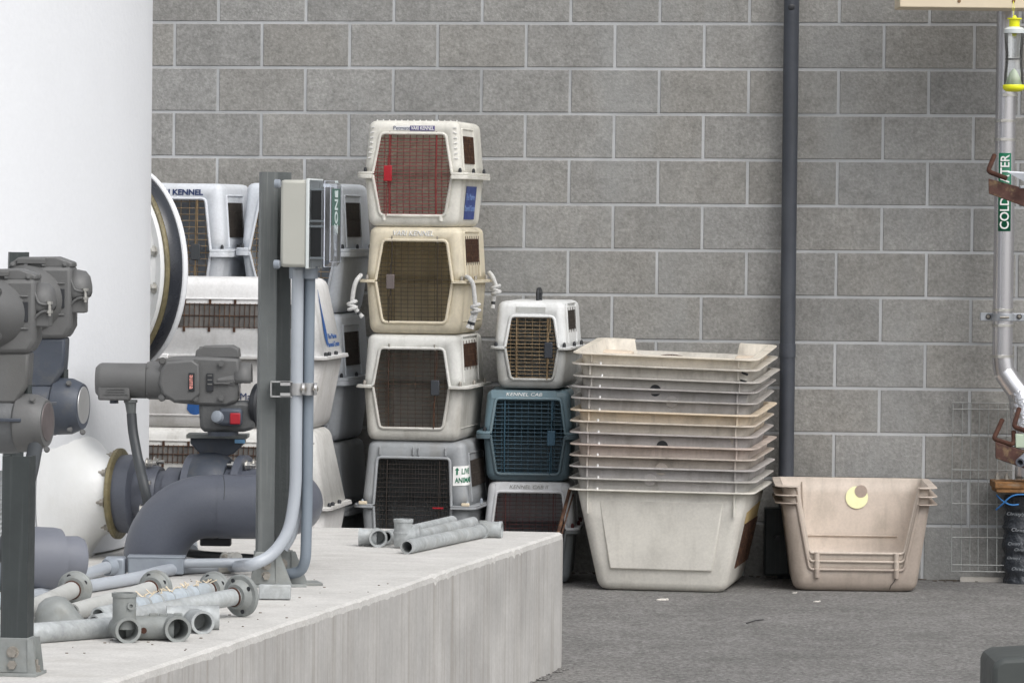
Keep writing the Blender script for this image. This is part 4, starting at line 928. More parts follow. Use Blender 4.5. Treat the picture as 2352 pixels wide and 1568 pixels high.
lat('seam_ring', [(135, 20.3), (138, 20.3)], mat('dark_seam', (.06, .06, .06), .5, bump=0))
lat('shoulder', [(77, 24.5), (68, 24.5), (64, 19), (62, 13), (61, 5)], M['milky'])
lat('cap', [(84, 4), (78, 6), (76, 9), (62, 12), (45, 12.5), (45, 16.5), (42, 16.5), (42, 5), (38, 4), (36, 2)], M['yellow'])
part('string', B().tube([pp_(38), P(2326, 18, ZTP), P(2328, 3, 19.34)], .0008, 5).tube([pp_(38), P(2330, 18, ZTP), P(2328, 3, 19.34)], .0008, 5), M['yellow'], tr)

# dark cover bottom right
p0 = P(2281, 1511, 12.5)
cv = thing('dark_equipment_cover', 'rounded dark grey equipment cover cut off at the lower right corner', 'equipment cover', (p0.x+.3, 12.8, 0))
poly = [(0, 0), (.9, 0), (.9, p0.z+.03), (.5, p0.z+.02), (.16, p0.z+.008), (.03, p0.z), (.008, p0.z-.012), (0, p0.z-.03)]
part('shell', B().prism([(x+p0.x, z) for x, z in poly], (0, 12.5+.35, 0), (1, 0, 0), (0, 0, 1), .35), M['cover'], cv, bevel=.014)

# ================================================================ TANK, NOZZLE, MANWAY
TC = Vector((-3.24, 15.2, HP)); TR = 2.0
e = P(343, 500, 15.2); TC.x = e.x-TR*1.0005
tk = thing('white_tank', 'tall white cylindrical tank filling the left edge, with manway and flanged nozzle', 'tank', TC)
b = B()._lathe(TC, (0, 0, 1), [(0, TR-.05), (.01, TR-.02), (.05, TR), (1.0, TR), (3.2, TR), (3.3, TR-.1), (3.6, .3)], 160); part('tank_shell', b, M['tank'], tk, ang=30)
NY = 14.5; nz = P(276, 1133, NY)
NA = Vector((1, -.22, 0)).normalized()
b = B()._lathe(nz-NA*.42, NA, [(.255, .36), (.27, .32), (.283, .28), (.297, .24), (.312, .205), (.33, .175), (.35, .15), (.37, .135), (.395, .125), (.42, .122)], 64); part('nozzle', b, M['nozzle'], tk, ang=60)
nf = part('nozzle_flange', B()._lathe(nz-NA*.012, NA, [(0, .12), (0, .142), (.003, .147), (.014, .147), (.018, .14), (.018, .10)], 64), M['gold'], tk, ang=30)
MN = Vector((.76, .65, 0)); 
mc = P(247, 617, 16.72)
mw = B()._lathe(mc-MN*.5, MN, [(0, .32), (.40, .32), (.46, .33), (.48, .36)], 64); part('manway_neck', mw, M['nozzle'], tk)
mf = part('manway_flange', B()._lathe(mc-MN*.03, MN, [(0, .30), (0, .376), (.018, .376), (.018, .3)], 96), M['nozzle'], tk)
part('resin_edge', B()._lathe(mc-MN*.012, MN, [(.0, .36), (.001, .384), (.010, .389), (.017, .387), (.018, .36)], 96), M['gold'], mf, ang=30)
part('gasket', B()._lathe(mc+MN*.006, MN, [(0, .36), (0, .387), (.014, .392), (.042, .392), (.056, .386), (.056, .35)], 96), M['blackgloss'], mf, ang=30)
part('manway_cover', B()._lathe(mc+MN*.062, MN, [(0, .35), (0, .388), (.003, .392), (.018, .392), (.026, .386), (.03, .3), (.031, 0)], 96), M['tank'], tk, ang=30)
uu = Vector((0, 0, 1)).cross(MN)
for k in range(16):
    a = R(360*k/16+11); q = mc-MN*.03+(Vector((0, 0, 1))*math.sin(a)+uu*math.cos(a))*.343
    bolt(q, -MN, .016, .026, tk, m=M['steel'])

# ================================================================ VALVE LINE behind the big elbow
vl = thing('valve_line', 'blue-grey flanged butterfly valve and pipework joined to the tank nozzle', 'valve pipework', Vector((nz.x+.3, NY, HP)))
L0 = nz+NA*.006
def ln(x, dy=0):                                  # point on the line axis seen at photo x
    t = (P(x, 1133, NY).x-nz.x)/NA.x; q = nz+NA*t; return q
part('pipe_flange', B()._lathe(L0, NA, [(0, .08), (0, .125), (.03, .128), (.05, .128), (.055, .12), (.06, .085), (.09, .085)], 48), M['pvc'], vl, ang=30)
q0 = ln(310); part('pipe_hub', B()._lathe(q0, NA, [(0, .085), (.0, .094), (.075, .094), (.09, .088)], 40), M['pvc'], vl)
a_, b_ = ln(318), ln(655); part('pipe', B().cyl(a_, b_, .078, n=40), M['pvc'], vl)
c_ = ln(390); part('coupling', B()._lathe(c_, NA, [(0, .083), (.0, .090), (.05, .090), (.055, .084)], 40), M['pvc'], vl)
vc_ = ln(478); part('valve_body', B()._lathe(vc_-NA*.06, NA, [(0, .09), (0, .118), (.02, .132), (.05, .140), (.09, .140), (.12, .132), (.14, .118), (.14, .09)], 56), M['castblue'], vl, ang=30)
for x in (448, 562): 
    c_ = ln(x); part('flange_ring', B()._lathe(c_-NA*.012, NA, [(0, .08), (0, .134), (.024, .134), (.024, .08)], 48), M['pvc'], vl, ang=30)
for k in range(8):
    for (x, dd) in ((346, 1), (372, 1), (556, -1), (576, 1)):
        if x in (372,): continue
        a = R(45*k+22); cx_ = ln(x); u1 = Vector((0, 0, 1)); u2 = u1.cross(NA)
        bolt(cx_+(u1*math.sin(a)+u2*math.cos(a))*.112, NA*dd, .0125, .022, vl, m=M['steel'])
for k in range(8):
    a = R(45*k+10); u1 = Vector((0, 0, 1)); u2 = u1.cross(NA)
    bolt(nz-NA*.014+(u1*math.sin(a)+u2*math.cos(a))*.126, -NA, .0125, .018, vl, m=M['bolt'])
part('valve_foot', B().box(ln(500)+Vector((0, 0, -.145)), (.10, .05, .03)), M['black'], vl, bevel=.005)
# yoke and mounting plate
ZY = NY
yk = [(437, 1005), (562, 1005), (562, 1018), (536, 1042), (512, 1050), (508, 1090), (462, 1090), (464, 1046), (452, 1034), (437, 1018)]
fr_ = [P(x, y, ZY-.035) for x, y in yk]; part('yoke', B().rings([fr_, [p+Vector((0, .07, 0)) for p in fr_]]), M['castblue'], vl, bevel=.004)
pc1, pc2 = P(431, 1000, ZY), P(571, 1000, ZY)
part('mounting_plate', B().box((pc1+pc2)/2, ((pc2-pc1).length, .13, .013)), M['galvold'], vl, bevel=.002)
part('blue_tag', B().box(P(551, 1013, ZY-.066), (.033, .003, .012)), mat('light_blue_tag', srgb(120, 170, 210), .5, bump=0), vl)

# ================================================================ BIG ELBOW in front
ZE = 14.0
be_ = thing('pipe_elbow', 'large smooth slate-blue pipe rising from the plinth and bending right', 'pipe', T(355, 1321))
rB_ = .0985; zc_ = P(560, 1163, ZE)
xl = P(356, 1200, ZE).x
cz = zc_.z; yE = ZE
path = [Vector((xl, yE, HP-.0)), Vector((xl, yE, cz-.17))]+arc_pts((xl+.17, yE, cz-.17), (-1, 0, 0), (0, 0, 1), .17, 6, 90, 16)
xr_ = P(742, 1163, ZE+.2).x-.20-rB_
path += [Vector((xr_, yE, cz))]
path += [Vector((xr_, yE+.20, cz))+Vector((math.cos(R(a))*.20, math.sin(R(a))*.20, 0)) for a in range(-80, 91, 10)]
path += [Vector((xr_-.06, yE+.40, cz))]
part('bent_pipe', B().tube(path, rB_, 48), M['pvc'], be_, ang=40)
sm = B(); ang0 = 110
xs_ = P(503, 1163, ZE).x
sm._lathe((xs_, yE, cz), (1, 0, 0), [(0, rB_+.0002), (0, rB_+.0018), (.12, rB_+.0018), (.12, rB_)], 48)
part('socket_step', sm, M['pvc'], be_, ang=30)
cr_ = [Vector((xs_+.012+.010*math.sin(q/12*3), yE-math.cos(R(a_))*(rB_+.0016), cz+math.sin(R(a_))*(rB_+.0016))) for q, a_ in enumerate([80-8*k_ for k_ in range(9)])]
part('seam_crack', B().tube(cr_, .0012, 5), M['black'], be_)
# ================================================================ ACTUATOR with motor (middle)
ZA = 14.38
ac = thing('valve_actuator', 'grey electric valve actuator with horizontal motor above the slate-blue elbow pipe', 'valve actuator', P(500, 1000, ZA))
g = M['castgrey']; ppa = F_PX/ZA
def pa_(x, y, dz=0): return P(x, y, ZA+dz)
X = Vector((1, 0, 0))
m0 = pa_(219, 873); part('motor', B()._lathe(m0, X, [(0, .020), (.002, .042), (.012, .053), (.022, .0565), (.165, .0565), (.165, .055)], 40), g, ac, ang=30)
m1 = pa_(338, 873); part('motor_flange', B()._lathe(m1, X, [(0, .05), (0, .058), (.008, .061), (.085, .062), (.10, .066)], 40), g, ac, ang=30)
part('motor_terminal_box', B().box(pa_(264, 902, -.01), (.085*1.2, .085, .045)), g, ac, bevel=.006)
part('cable_plug', B().cyl(pa_(262, 918, -.01), pa_(262, 926, -.01), .014, n=8), M['castblue'], ac)
for i, wq in enumerate((44, 44, 60)): part('raised_marking', B().box(pa_(266, 893+6*i, -.054), (wq*.9/ppa*1.0, .003, .0028)), g, ac)
for a in (45, 135, 225, 315): bolt(m1+X*.006+Vector((0, -math.cos(R(a))*.057, math.sin(R(a))*.057)), -X, .005, .007, ac, nut=False, m=g)
# main body: rounded octagonal casing with big round cover facing the camera
hx = pa_(440, 870)
prof = [(385, 822), (398, 820), (470, 820), (548, 824), (550, 850), (545, 922), (520, 932), (455, 930), (400, 925), (372, 908), (362, 880), (362, 850), (370, 832)]
fr_ = [pa_(x, y, -.055) for x, y in prof]
part('main_casing', B().rings([fr_, [p+Vector((0, .15, 0)) for p in fr_]]), g, ac, bevel=.009)
cov = [(372, 850), (382, 832), (440, 826), (457, 838), (458, 905), (440, 922), (400, 922), (375, 905), (366, 880)]
fr_ = [pa_(x, y, -.075) for x, y in cov]; bk = [pa_(420+(x-420)*1.06, 874+(y-874)*1.06, -.055) for x, y in cov]
part('round_cover', B().rings([fr_, bk]), g, ac, bevel=.006)
for (x, y) in ((373, 829), (449, 833), (449, 915), (372, 913), (508, 835), (508, 914)): bolt(pa_(x, y, -.062), (0, -1, 0), .009, .012, ac, nut=False, m=M['castgrey'])
tp_ = [(448, 822), (450, 804), (466, 795), (532, 794), (547, 802), (549, 822)]
fr_ = [pa_(x, y, .0) for x, y in tp_]; part('top_cap', B().rings([fr_, [p+Vector((0, .12, 0)) for p in fr_]]), M['castgrey'], ac, bevel=.004)
for x in (463, 519): bolt(pa_(x, 802, .03), (0, -.3, 1), .007, .01, ac, nut=False, m=g)
# control housing on the right with hooded window
part('control_housing', B()._lathe(pa_(500, 873), X, [(0, .058), (.055, .063), (.058, .066), (.062, .06)], 8), g, ac, bevel=.004)
hd = B(); c0_ = pa_(541, 873, -.005); hr = .053
def hp(a, t, r_): return c0_+X*t+Vector((0, -math.cos(a)*r_, math.sin(a)*r_))
arcA = [R(a) for a in range(-8, 189, 14)]
ro = [[hp(a, t, hr) for a in arcA] for t in (0, .052)]
hd.rings(ro, False, False, False)
part('window_hood', hd, g, ac, solid=.005, ang=60)
part('window_disc', B()._lathe(c0_+X*.004, X, [(0, .046), (.01, .046), (.012, .03)], 32), M['silverpaint'], ac)
for a in range(20, 180, 32): bolt(hp(R(a), .015, .038), X, .005, .008, ac, nut=False, m=M['bolt'])
part('hood_lug', B().box(pa_(510, 880, -.06), (.05, .012, .005)), g, ac, bevel=.001)
# badges
b_ = part('name_badge', B().box(pa_(440, 877, -.078), (.019, .004, .058)), M['black'], ac, bevel=.001)
lettering('auma', .021, mat('pale_red_print', srgb(222, 150, 140), .5, bump=0), ac, fr(pa_(440.0, 877, -.081)-Vector(ac.location), (0, 0, -1), (1, 0, 0)), .0006, bold=.0004)
part('rating_plate', B().box(pa_(482, 878, -.060), (.022, .004, .058)), M['black'], ac, bevel=.001)
for i in range(7): part('plate_print', B().box(pa_(482, 862+5*i, -.0625), (.015, .001, .0022)), M['greyprint'], ac) if i in (0, 2, 4) else None
# gear housing, switch knob, red cover, handwheel
gh = [(456, 925), (459, 985), (470, 992), (560, 992), (585, 985), (592, 930), (560, 922)]
fr_ = [pa_(x, y, -.045) for x, y in gh]; part('gear_housing', B().rings([fr_, [p+Vector((0, .12, 0)) for p in fr_]]), mat('grey_gear_casting', (.085, .088, .09), .5, bump=.2, bs=120), ac, bevel=.012)
part('gear_top', B().cyl(pa_(572, 920, .01), pa_(572, 975, .01), .045, n=28), M['castblue'], ac, bevel=.004)
part('selector_housing', B().box(pa_(530, 957, -.06), (.075, .05, .055)), M['castblue'], ac, bevel=.010)
part('selector_knob', B()._lathe(pa_(504, 958, -.07), (-.5, -1, .2), [(0, .021), (.02, .019), (.024, .012)], 20), M['fitting'], ac)
part('red_cover', B().box(pa_(540, 961, -.088), (.033, .006, .036)), M['red'], ac, bevel=.003)
hwc = pa_(590, 931, .01)
part('handwheel', B()._lathe(hwc, (1, -.30, 0), [(-.004, .066), (.0, .072), (.014, .072), (.02, .066), (.018, .02)], 40), M['black'], ac)
part('handwheel_dot', B().ball(pa_(586, 937, -.03), .010, 8), M['yellow'], ac)
part('base_bolt', B().cyl(pa_(512, 990), pa_(512, 1000), .05, n=24), M['castblue'], ac)
# cable from the motor
part('cable_gland', B().tube([pa_(300, 918, -.01), pa_(300, 924, -.01), pa_(300, 925, -.01), pa_(302, 956, -.01)], [.022, .022, .0185, .0135], 20), M['strut'], ac)
part('cable', B().tube(smooth_path([pa_(302, 950, -.01), pa_(305, 990, -.02), pa_(318, 1060, -.05), pa_(332, 1118, -.12), pa_(345, 1180, -.1)], .15, 8), .0160, 16), M['cable'], ac)

# ================================================================ LEFT ACTUATORS (foreground)
def big_actuator(label, Z, ox, oy, sc, right=True):
    """casting seen from its gear side; photo outline of the rear one, shifted and scaled"""
    t = thing('valve_actuator', label, 'valve actuator', P(ox+70, oy+470, Z), group='foreground valve actuators')
    q = lambda x, y, dz=0: P(ox+x*sc, oy+y*sc, Z+dz)
    k = Z/F_PX*sc
    # reference outline (rear actuator, origin 0,590)
    body = [(20, 22), (165, 22), (165, 160), (150, 188), (40, 188), (10, 150)]
    fr_ = [q(x, y, -.06) for x, y in body]; part('main_casing', B().rings([fr_, [p+Vector((0, .17, 0)) for p in fr_]]), g, t, bevel=.012)
    cap = [(24, 14), (42, 1), (128, 0), (165, 13), (166, 24), (18, 24)]
    fr_ = [q(x, y, -.05) for x, y in cap]; part('top_cap', B().rings([fr_, [p+Vector((0, .14, 0)) for p in fr_]]), g, t, bevel=.004)
    part('cap_recess', B().box(q(72, 10, -.055), (66*k, .01, 12*k)), M['castgrey'], t, bevel=.002)
    # round barrel facing the viewer and left
    ax = Vector((-.55, -.83, 0)).normalized()
    c0 = q(85, 98, .0)
    part('barrel', B()._lathe(c0, ax, [(0, 82*k), (.07, 80*k), (.085, 74*k), (.10, 72*k), (.10, 64*k), (.115, 62*k), (.12, 40*k)], 48), g, t, ang=30)
    for a in (40, 140, 220, 320):
        u1 = Vector((0, 0, 1)); u2 = u1.cross(ax); bolt(c0+ax*.088+(u1*math.sin(R(a))+u2*math.cos(R(a)))*77*k, ax, .009, .012, t, nut=False, m=g)
    # hood at the right with clamp
    xh = q(160, 75, .0); hb = []
    for tt, rr in ((0, 42), (20, 43), (36, 40), (44, 30), (48, 12)):
        hb.append([xh+Vector((tt*k, -math.cos(a)*rr*k, math.sin(a)*rr*k)) for a in [R(v) for v in range(-30, 211, 15)]])
    part('hood', B().rings(hb, False, True, False), g, t, solid=.004, ang=60)
    part('hood_casing', B().box(q(180, 103, 0), (38*k, .09, 50*k)), g, t, bevel=.004)
    cl = B().tube(smooth_path([q(160, 45, -.05), q(170, 74, -.055), q(178, 78, -.055), q(202, 80, -.055)], .01), .0035, 8)
    cl.tube(smooth_path([q(156, 122, -.05), q(168, 102, -.055), q(180, 94, -.055), q(202, 94, -.055)], .01), .0035, 8)
    part('clamp_strap', cl, M['castgrey'], t)
    part('clamp_bolt', B().cyl(q(196, 72, -.055), q(196, 104, -.055), .0045, n=8).cyl(q(196, 72, -.055), q(196, 78, -.055), .009, n=6).cyl(q(196, 92, -.055), q(196, 98, -.055), .009, n=6), M['steel'], t)
    for yy in (60, 132): part('casting_rib', B().box(q(88, yy, -.062), (120*k, .006, 4*k)), g, t, bevel=.0015)
    part('data_plate', B().box(q(140, 95, -.062), (16*k, .004, 44*k)), M['black'], t, bevel=.001)
    for x in (30, 60, 100, 150): bolt(q(x, 17, -.052), (0, -1, .2), .006, .008, t, nut=False, m=g)
    # neck
    nk = [(45, 186), (150, 186), (148, 230), (145, 262), (120, 300), (40, 300), (30, 240)]
    fr_ = [q(x, y, -.05) for x, y in nk]; part('neck', B().rings([fr_, [p+Vector((0, .13, 0)) for p in fr_]]), M['castblue'] if right else g, t, bevel=.008)
    # gear housing and round cover on its right end
    gh = [(0, 300), (118, 262), (150, 270), (160, 285), (165, 300), (165, 400), (150, 408), (0, 410)]
    a0_ = q(60, 345, 0)
    part('gear_housing', B()._lathe(q(10, 342, .01), X, [(0, 66*k), (95*k, 68*k), (120*k, 66*k), (122*k, 60*k)], 36), M['castblue'] if right else mat('grey_blue_casting', (.10, .105, .11), .5, bump=.2), t, ang=30)
    part('end_casing', B()._lathe(q(128, 342, .0), Vector((1, -.22, 0)).normalized(), [(0, 60*k), (6*k, 66*k), (40*k, 64*k), (58*k, 56*k), (66*k, 52*k), (66*k, 43*k)], 8 if False else 36), M['castblue'] if right else g, t, ang=25)
    part('round_cover', B()._lathe(q(190, 340, -.015), Vector((1, -.22, 0)).normalized(), [(0, 44*k), (3*k, 42*k), (3.4*k, 10*k)], 36), M['silverpaint'] if right else mat('dull_pinkish_metal', (.14, .12, .12), .5, .3, var=.3, bump=.1), t, ang=30)
    part('filler_plug', B().cyl(q(148, 280, 0), q(148, 258, 0), 9*k, n=8), M['strutdark'], t)
    part('casting_rib', B().box(q(92, 336, -.08), (80*k, .006, 8*k)), M['castblue'], t, bevel=.002)
    for (x, y) in ((158, 290), (160, 396), (190, 402)): bolt(q(x, y, -.06), (0, -1, .2), .006, .009, t, m=M['castgrey'], nut=False)
    return t
aR = big_actuator('grey and blue electric valve actuator in the left foreground, the rear of two', 12.6, 0, 590, 1.0, True)
aF = big_actuator('grey electric valve actuator cut off by the left edge, in front of its twin', 11.7, -88, 618, 1.03, False)
# its supporting stem and cable
sc_ = thing('cable_conduit', 'dark flexible cable curving down from the foreground actuators beside the dark post', 'cable', T(40, 1430))
part('cable', B().tube(smooth_path([P(80, 1030, 11.6), P(72, 1075, 11.5), P(50, 1150, 11.2), P(20, 1240, 11.0), P(-30, 1300, 11.0)], .2, 8), .020, 16), M['cable'], sc_)
rp = thing('threaded_rod', 'threaded steel rod at the left edge beside the dark post', 'threaded rod', P(4, 1300, 11.8))
b = B()
for i in range(16): b._lathe(P(3, 1100+i*11, 11.8), (0, 0, 1), [(-.006, .005), (0, .009), (.006, .005)], 12)
b.cyl(P(3, 1080, 11.8), P(3, 1290, 11.8), .005, n=12)
part('rod', b, M['galv'], rp)

# ================================================================ POSTS
def post(name, label, base, top, wdt, rz, m, lip=True, footside=1, footscale=1.0, group=None):
    t = thing(name, label, 'post', base, 0, group)
    rm = Matrix.Rotation(rz, 3, 'Z'); ux, uy = rm@Vector((1, 0, 0)), rm@Vector((0, 1, 0))
    h = wdt/2; tk_ = .004
    prof = [(-h, -h), (h, -h), (h, h), (h-.009, h), (h-.009, h-tk_), (h-tk_, h-tk_), (h-tk_, -h+tk_), (-h+tk_, -h+tk_), (-h+tk_, h-tk_), (-h+.009, h-tk_), (-h+.009, h), (-h, h)]
    r0 = [base+ux*x+uy*y for x, y in prof]; r1 = [top+ux*x+uy*y for x, y in prof]
    part('channel', B().rings([r0, r1]), m, t)
    return t, ux, uy
def foot(t, c, ux, uy, wdt, hgt, gal, fm, pw=.17):
    """post base: plate, sleeve and triangular gusset"""
    h = wdt/2+.004
    part('base_plate', B().box(c+ux*(.035 if pw > .15 else .006)+Vector((0, 0, .004)), (pw, .11, .008), Matrix.Rotation(math.atan2(ux.y, ux.x), 3, 'Z')), fm, t, bevel=.001)
    sl = [(-h, -h), (h, -h), (h, h), (-h, h)]
    r0 = [c+ux*x*1.15+uy*y*1.15+Vector((0, 0, .008)) for x, y in sl]; r1 = [c+ux*x+uy*y+Vector((0, 0, hgt)) for x, y in sl]
    part('sleeve', B().rings([r0, r1]), fm, t, bevel=.002)
    for s in (-1, 1):
        gs = [(h, .008), (h+gal, .008), (h+.012, hgt*.98), (h, hgt*.98)]
        part('gusset', B().prism(gs, c+uy*(s*h-.002), ux, (0, 0, 1), .004), fm, t)
    gs = [(-h, .008), (-h-gal*.4, .008), (-h-.004, hgt*.98), (-h, hgt*.98)]
    part('gusset', B().prism(gs, c-uy*h, ux, (0, 0, 1), .004), fm, t)
    for z in (hgt*.62, hgt*.30): bolt(c-uy*(h+.001)+Vector((0, 0, z)), -uy, .0115, .014, t, nut=False)
    bolt(c+ux*(h+gal*.55)+Vector((0, 0, .008)), (0, 0, 1), .009, .02, t)
base1 = T(607, 1345); top1 = P(617, 395, base1.y)
p1t, ux, uy = post('strut_post', 'dark grey channel post carrying the meter box, nearer of the pair', base1, top1, .049, R(12), M['strut'], group='pair of channel posts')
foot(p1t, base1, ux, uy, .049, .105, .05, M['galvold'])
base2 = T(650, 1337); base2 = Vector((P(648, 1330, base1.y+.30).x, base1.y+.06, HP)); top2 = P(650, 396, base2.y)
base2.x = P(645, 1330, base2.y).x
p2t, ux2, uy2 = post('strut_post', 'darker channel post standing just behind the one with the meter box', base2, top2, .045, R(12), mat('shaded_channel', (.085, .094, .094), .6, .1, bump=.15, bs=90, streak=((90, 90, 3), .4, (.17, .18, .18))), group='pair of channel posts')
foot(p2t, base2, ux2, uy2, .045, .105, .05, M['galvold'])
base3 = T(38, 1548); top3 = P(46, 1030, base3.y)
p3t, ux3, uy3 = post('support_post', 'near-black channel post on a galvanised foot in the left foreground', base3, P(44, 1046, base3.y), .066, R(-8), M['strutdark'])
foot(p3t, base3, ux3, uy3, .066, .092, .022, M['galvold'], .11)
tp3 = P(43, 579, 13.2); bt3 = Vector((tp3.x-.02, 13.2, HP))
p4t, _, _ = post('support_post', 'dark channel post whose top shows above the left foreground actuators', bt3, tp3, .058, R(10), M['strutdark'])

# clamp arm and pipe clamps on the middle post
cl = thing('conduit_clamp', 'steel strut arm and clamps holding the conduits to the post', 'clamp', P(650, 893, base1.y-.04))
zc2 = base1.y-.05
a0, a1 = P(622, 893, zc2), P(672, 893, zc2)
ub = B(); hh = .022
for s in (-1, 1): ub.box((a0+a1)/2+Vector((0, .0, s*hh)), ((a1-a0).length, .045, .0035))
ub.box(a0+Vector((.0015, 0, 0)), (.0035, .045, .044)); ub.box((a0+a1)/2+Vector((.012, -.021, .017)), (.03, .003, .012)); ub.box((a0+a1)/2+Vector((.012, -.021, -.017)), (.03, .003, .012))
part('strut_arm', ub, M['silverpaint'], cl)
for (x, r_) in ((684, .0215), (710, .018)):
    c_ = P(x, 893, zc2); part('pipe_strap', B().cyl(c_-Vector((0, 0, .018)), c_+Vector((0, 0, .018)), r_+.003, n=24), M['silverpaint'], cl)
for x in (697, 725):
    c_ = P(x, 893, zc2-.02); part('strap_ears', B()._lathe(c_, X, [(-.004, .018), (.004, .018)], 20), M['silverpaint'], cl); bolt(c_-Vector((0, .005, 0)), (-.2, -1, 0), .007, .012, cl)

# ================================================================ METER BOX
ZM = base1.y-.04
mb = thing('meter_box', 'beige enclosure with clear plastic lid mounted on the channel post', 'enclosure', P(676, 615, ZM))
yaw = R(-12); rmz = Matrix.Rotation(yaw, 3, 'Z'); bx, by = rmz@Vector((1, 0, 0)), rmz@Vector((0, 1, 0))
ctr = P(676, 513.5, ZM); S = ZM/F_PX
o = P(643, 513, ZM-.075)                            # near left edge, mid height
hz2 = 199*S/2; wdd = .16; dpt = 66*S
def mbp(u, v, w_): return o+bx*u+by*v+Vector((0, 0, w_))
def bxx(u0, u1, v0, v1, z0, z1, b=None):
    b = b or B(); q = [mbp(u, v, z) for u in (u0, u1) for v in (v0, v1) for z in (z0, z1)]
    return b.add(q, [(0, 1, 3, 2), (4, 6, 7, 5), (0, 4, 5, 1), (2, 3, 7, 6), (0, 2, 6, 4), (1, 5, 7, 3)])
part('enclosure_back', bxx(0, dpt, 0, wdd, -hz2, hz2), M['box'], mb, bevel=.010)
part('enclosure_collar', bxx(dpt-.006, dpt+.004, -.004, wdd+.004, -hz2-.004, hz2+.004), M['milky'], mb, bevel=.002)
ld = 47*S; lw = dpt+.004
# clear lid as a thin shell
lid = B(); pr_ = [(0, 0), (.7, 0), (1.0, .16)]
def lr(u, ins): return [mbp(u, ins, -hz2+ins), mbp(u, wdd-ins, -hz2+ins), mbp(u, wdd-ins, hz2-ins), mbp(u, ins, hz2-ins)]
lid.rings([lr(lw, 0), lr(lw+ld*.75, .002), lr(lw+ld, .016)], False, True)
part('clear_lid', lid, M['clear'], mb, smooth=False)
eg = B()
for pth in ([lr(lw+ld*.98, .016)[i] for i in (0, 1, 2, 3, 0)], [lr(lw+ld*.75, .002)[i] for i in (0, 1, 2, 3, 0)]): eg.tube(pth, .0014, 6)
part('lid_edges', eg, mat('bright_plastic_edge', (.62, .66, .75), .15, 0, bump=0), mb)
lr2 = B()
for z in (-hz2+.028, 0.008, -.008, hz2-.028): lr2.tube([mbp(lw-.002, .006, z), mbp(lw+ld*.72, .006, z)], .0035, 8)
part('lid_screw_tubes', lr2, M['milky'], mb)
md = bxx(lw, lw+ld*.55, .02, wdd-.02, .012, hz2-.03); bxx(lw, lw+ld*.55, .02, wdd-.02, -hz2+.03, -.012, md)
part('dark_modules', md, M['darkint'], mb)
part('inner_plate', bxx(lw+ld*.56, lw+ld*.60, .01, wdd-.01, -hz2+.02, hz2-.02), M['silverpaint'], mb)
sgp = part('zone_label', bxx(lw+ld+.0004, lw+ld+.0014, .03, .125, -.005, hz2-.025), mat('dark_green_label', srgb(70, 100, 92), .5, bump=0), mb)
lettering('ZONE 1', .048, mat('pale_zone_print', (.55, .62, .62), .5, bump=0), mb, fr(mbp(lw+ld+.002, .078, hz2/2-.012)-Vector(mb.location), (0, 0, 1), -by), .0006, bold=.001)
for z in (hz2-.012, -hz2+.008):
    part('mounting_lug', B()._lathe(mbp(-.014, -.008, z), bx, [(0, .013), (.014, .013), (.017, .010)], 20), M['fitting'], mb)
for (x, r_, m_) in ((684, .021, 'conduitdark'), (712, .019, 'conduitdark')):
    part('conduit_hub', B().cyl(P(x, 612, ZM), P(x, 640, ZM), r_+.005, n=20), M['fitting'], mb)

# ================================================================ CONDUITS
def cpth(pts): return [P(x, y, z) if z > 5 else T(x, y, z) for x, y, z in pts]
cd1 = thing('conduit', 'light blue-grey conduit bending from the meter box down and left along the plinth', 'conduit', T(640, 1300))
zq = base1.y-.05
pth = [P(684, 620, zq), P(681, 900, zq), P(679, 1135, zq), P(663, 1225, zq-.01), P(622, 1278, zq-.03), P(575, 1298, zq-.06)]
pth2 = [T(540, 1315, .02), T(430, 1317, .02), T(370, 1326, .02), T(320, 1341, .02), T(220, 1358, .02), T(60, 1385, .02), T(-60, 1410, .02)]
part('pipe', B().tube(smooth_path(pth+pth2, .11, 8), .0185, 20), M['conduit'], cd1)
cd1b = thing('conduit', 'narrow conduit running down directly beside the thick light one from the meter box', 'conduit', T(690, 1300))
part('pipe', B().tube(smooth_path([P(695, 620, zq+.04), P(692, 900, zq+.04), P(690, 1150, zq+.04), P(676, 1230, zq+.04), P(655, 1262, zq+.04)], .1, 8), .009, 14), M['conduit'], cd1b)
cd2 = thing('conduit', 'darker right-hand conduit running straight down from the clear lid to the plinth', 'conduit', T(700, 1325))
part('pipe', B().tube(smooth_path([P(712, 620, zq+.02), P(708, 900, zq+.02), P(705, 1180, zq+.02), P(702, 1285, zq+.02), P(692, 1312, zq+.04), P(660, 1318, zq+.06)], .09, 8), .0165, 20), M['conduitdark'], cd2)
cd3 = thing('conduit', 'light conduit from the grey junction body to the left along the plinth', 'conduit', T(240, 1310))
part('pipe', B().tube(smooth_path([P(600, 1291, 13.9), P(500, 1292, 13.85), P(400, 1293, 13.84)], .05, 6), .0145, 16), M['conduit'], cd3)
part('pipe', B().tube(smooth_path([P(258, 1300, 13.82), P(240, 1303, 13.78), P(205, 1316, 13.6), T(120, 1354, .02), T(0, 1392, .02), T(-80, 1420, .02)], .06, 6), .0185, 18), M['conduit'], cd3)
jb = B().box(P(360, 1297, 13.84), (128*13.84/F_PX, .07, .052)); part('junction_body', jb, M['fitting'], cd3, bevel=.004)
part('junction_lid', B().box(P(360, 1277, 13.84), (132*13.84/F_PX, .074, .006)), M['fitting'], cd3, bevel=.002)
part('corner_fitting', B().box(P(265, 1300, 13.84), (.065, .07, .060)), M['fitting'], cd3, bevel=.008)
part('fitting_hub', B().cyl(P(244, 1303, 13.80), P(262, 1300, 13.82), .027, n=24), M['fitting'], cd3)
cs = thing('pipe_strap', 'bright steel strap clamping the horizontal conduit to the plinth', 'pipe clamp', T(517, 1322))
ctrp = T(517, 1316, .02)
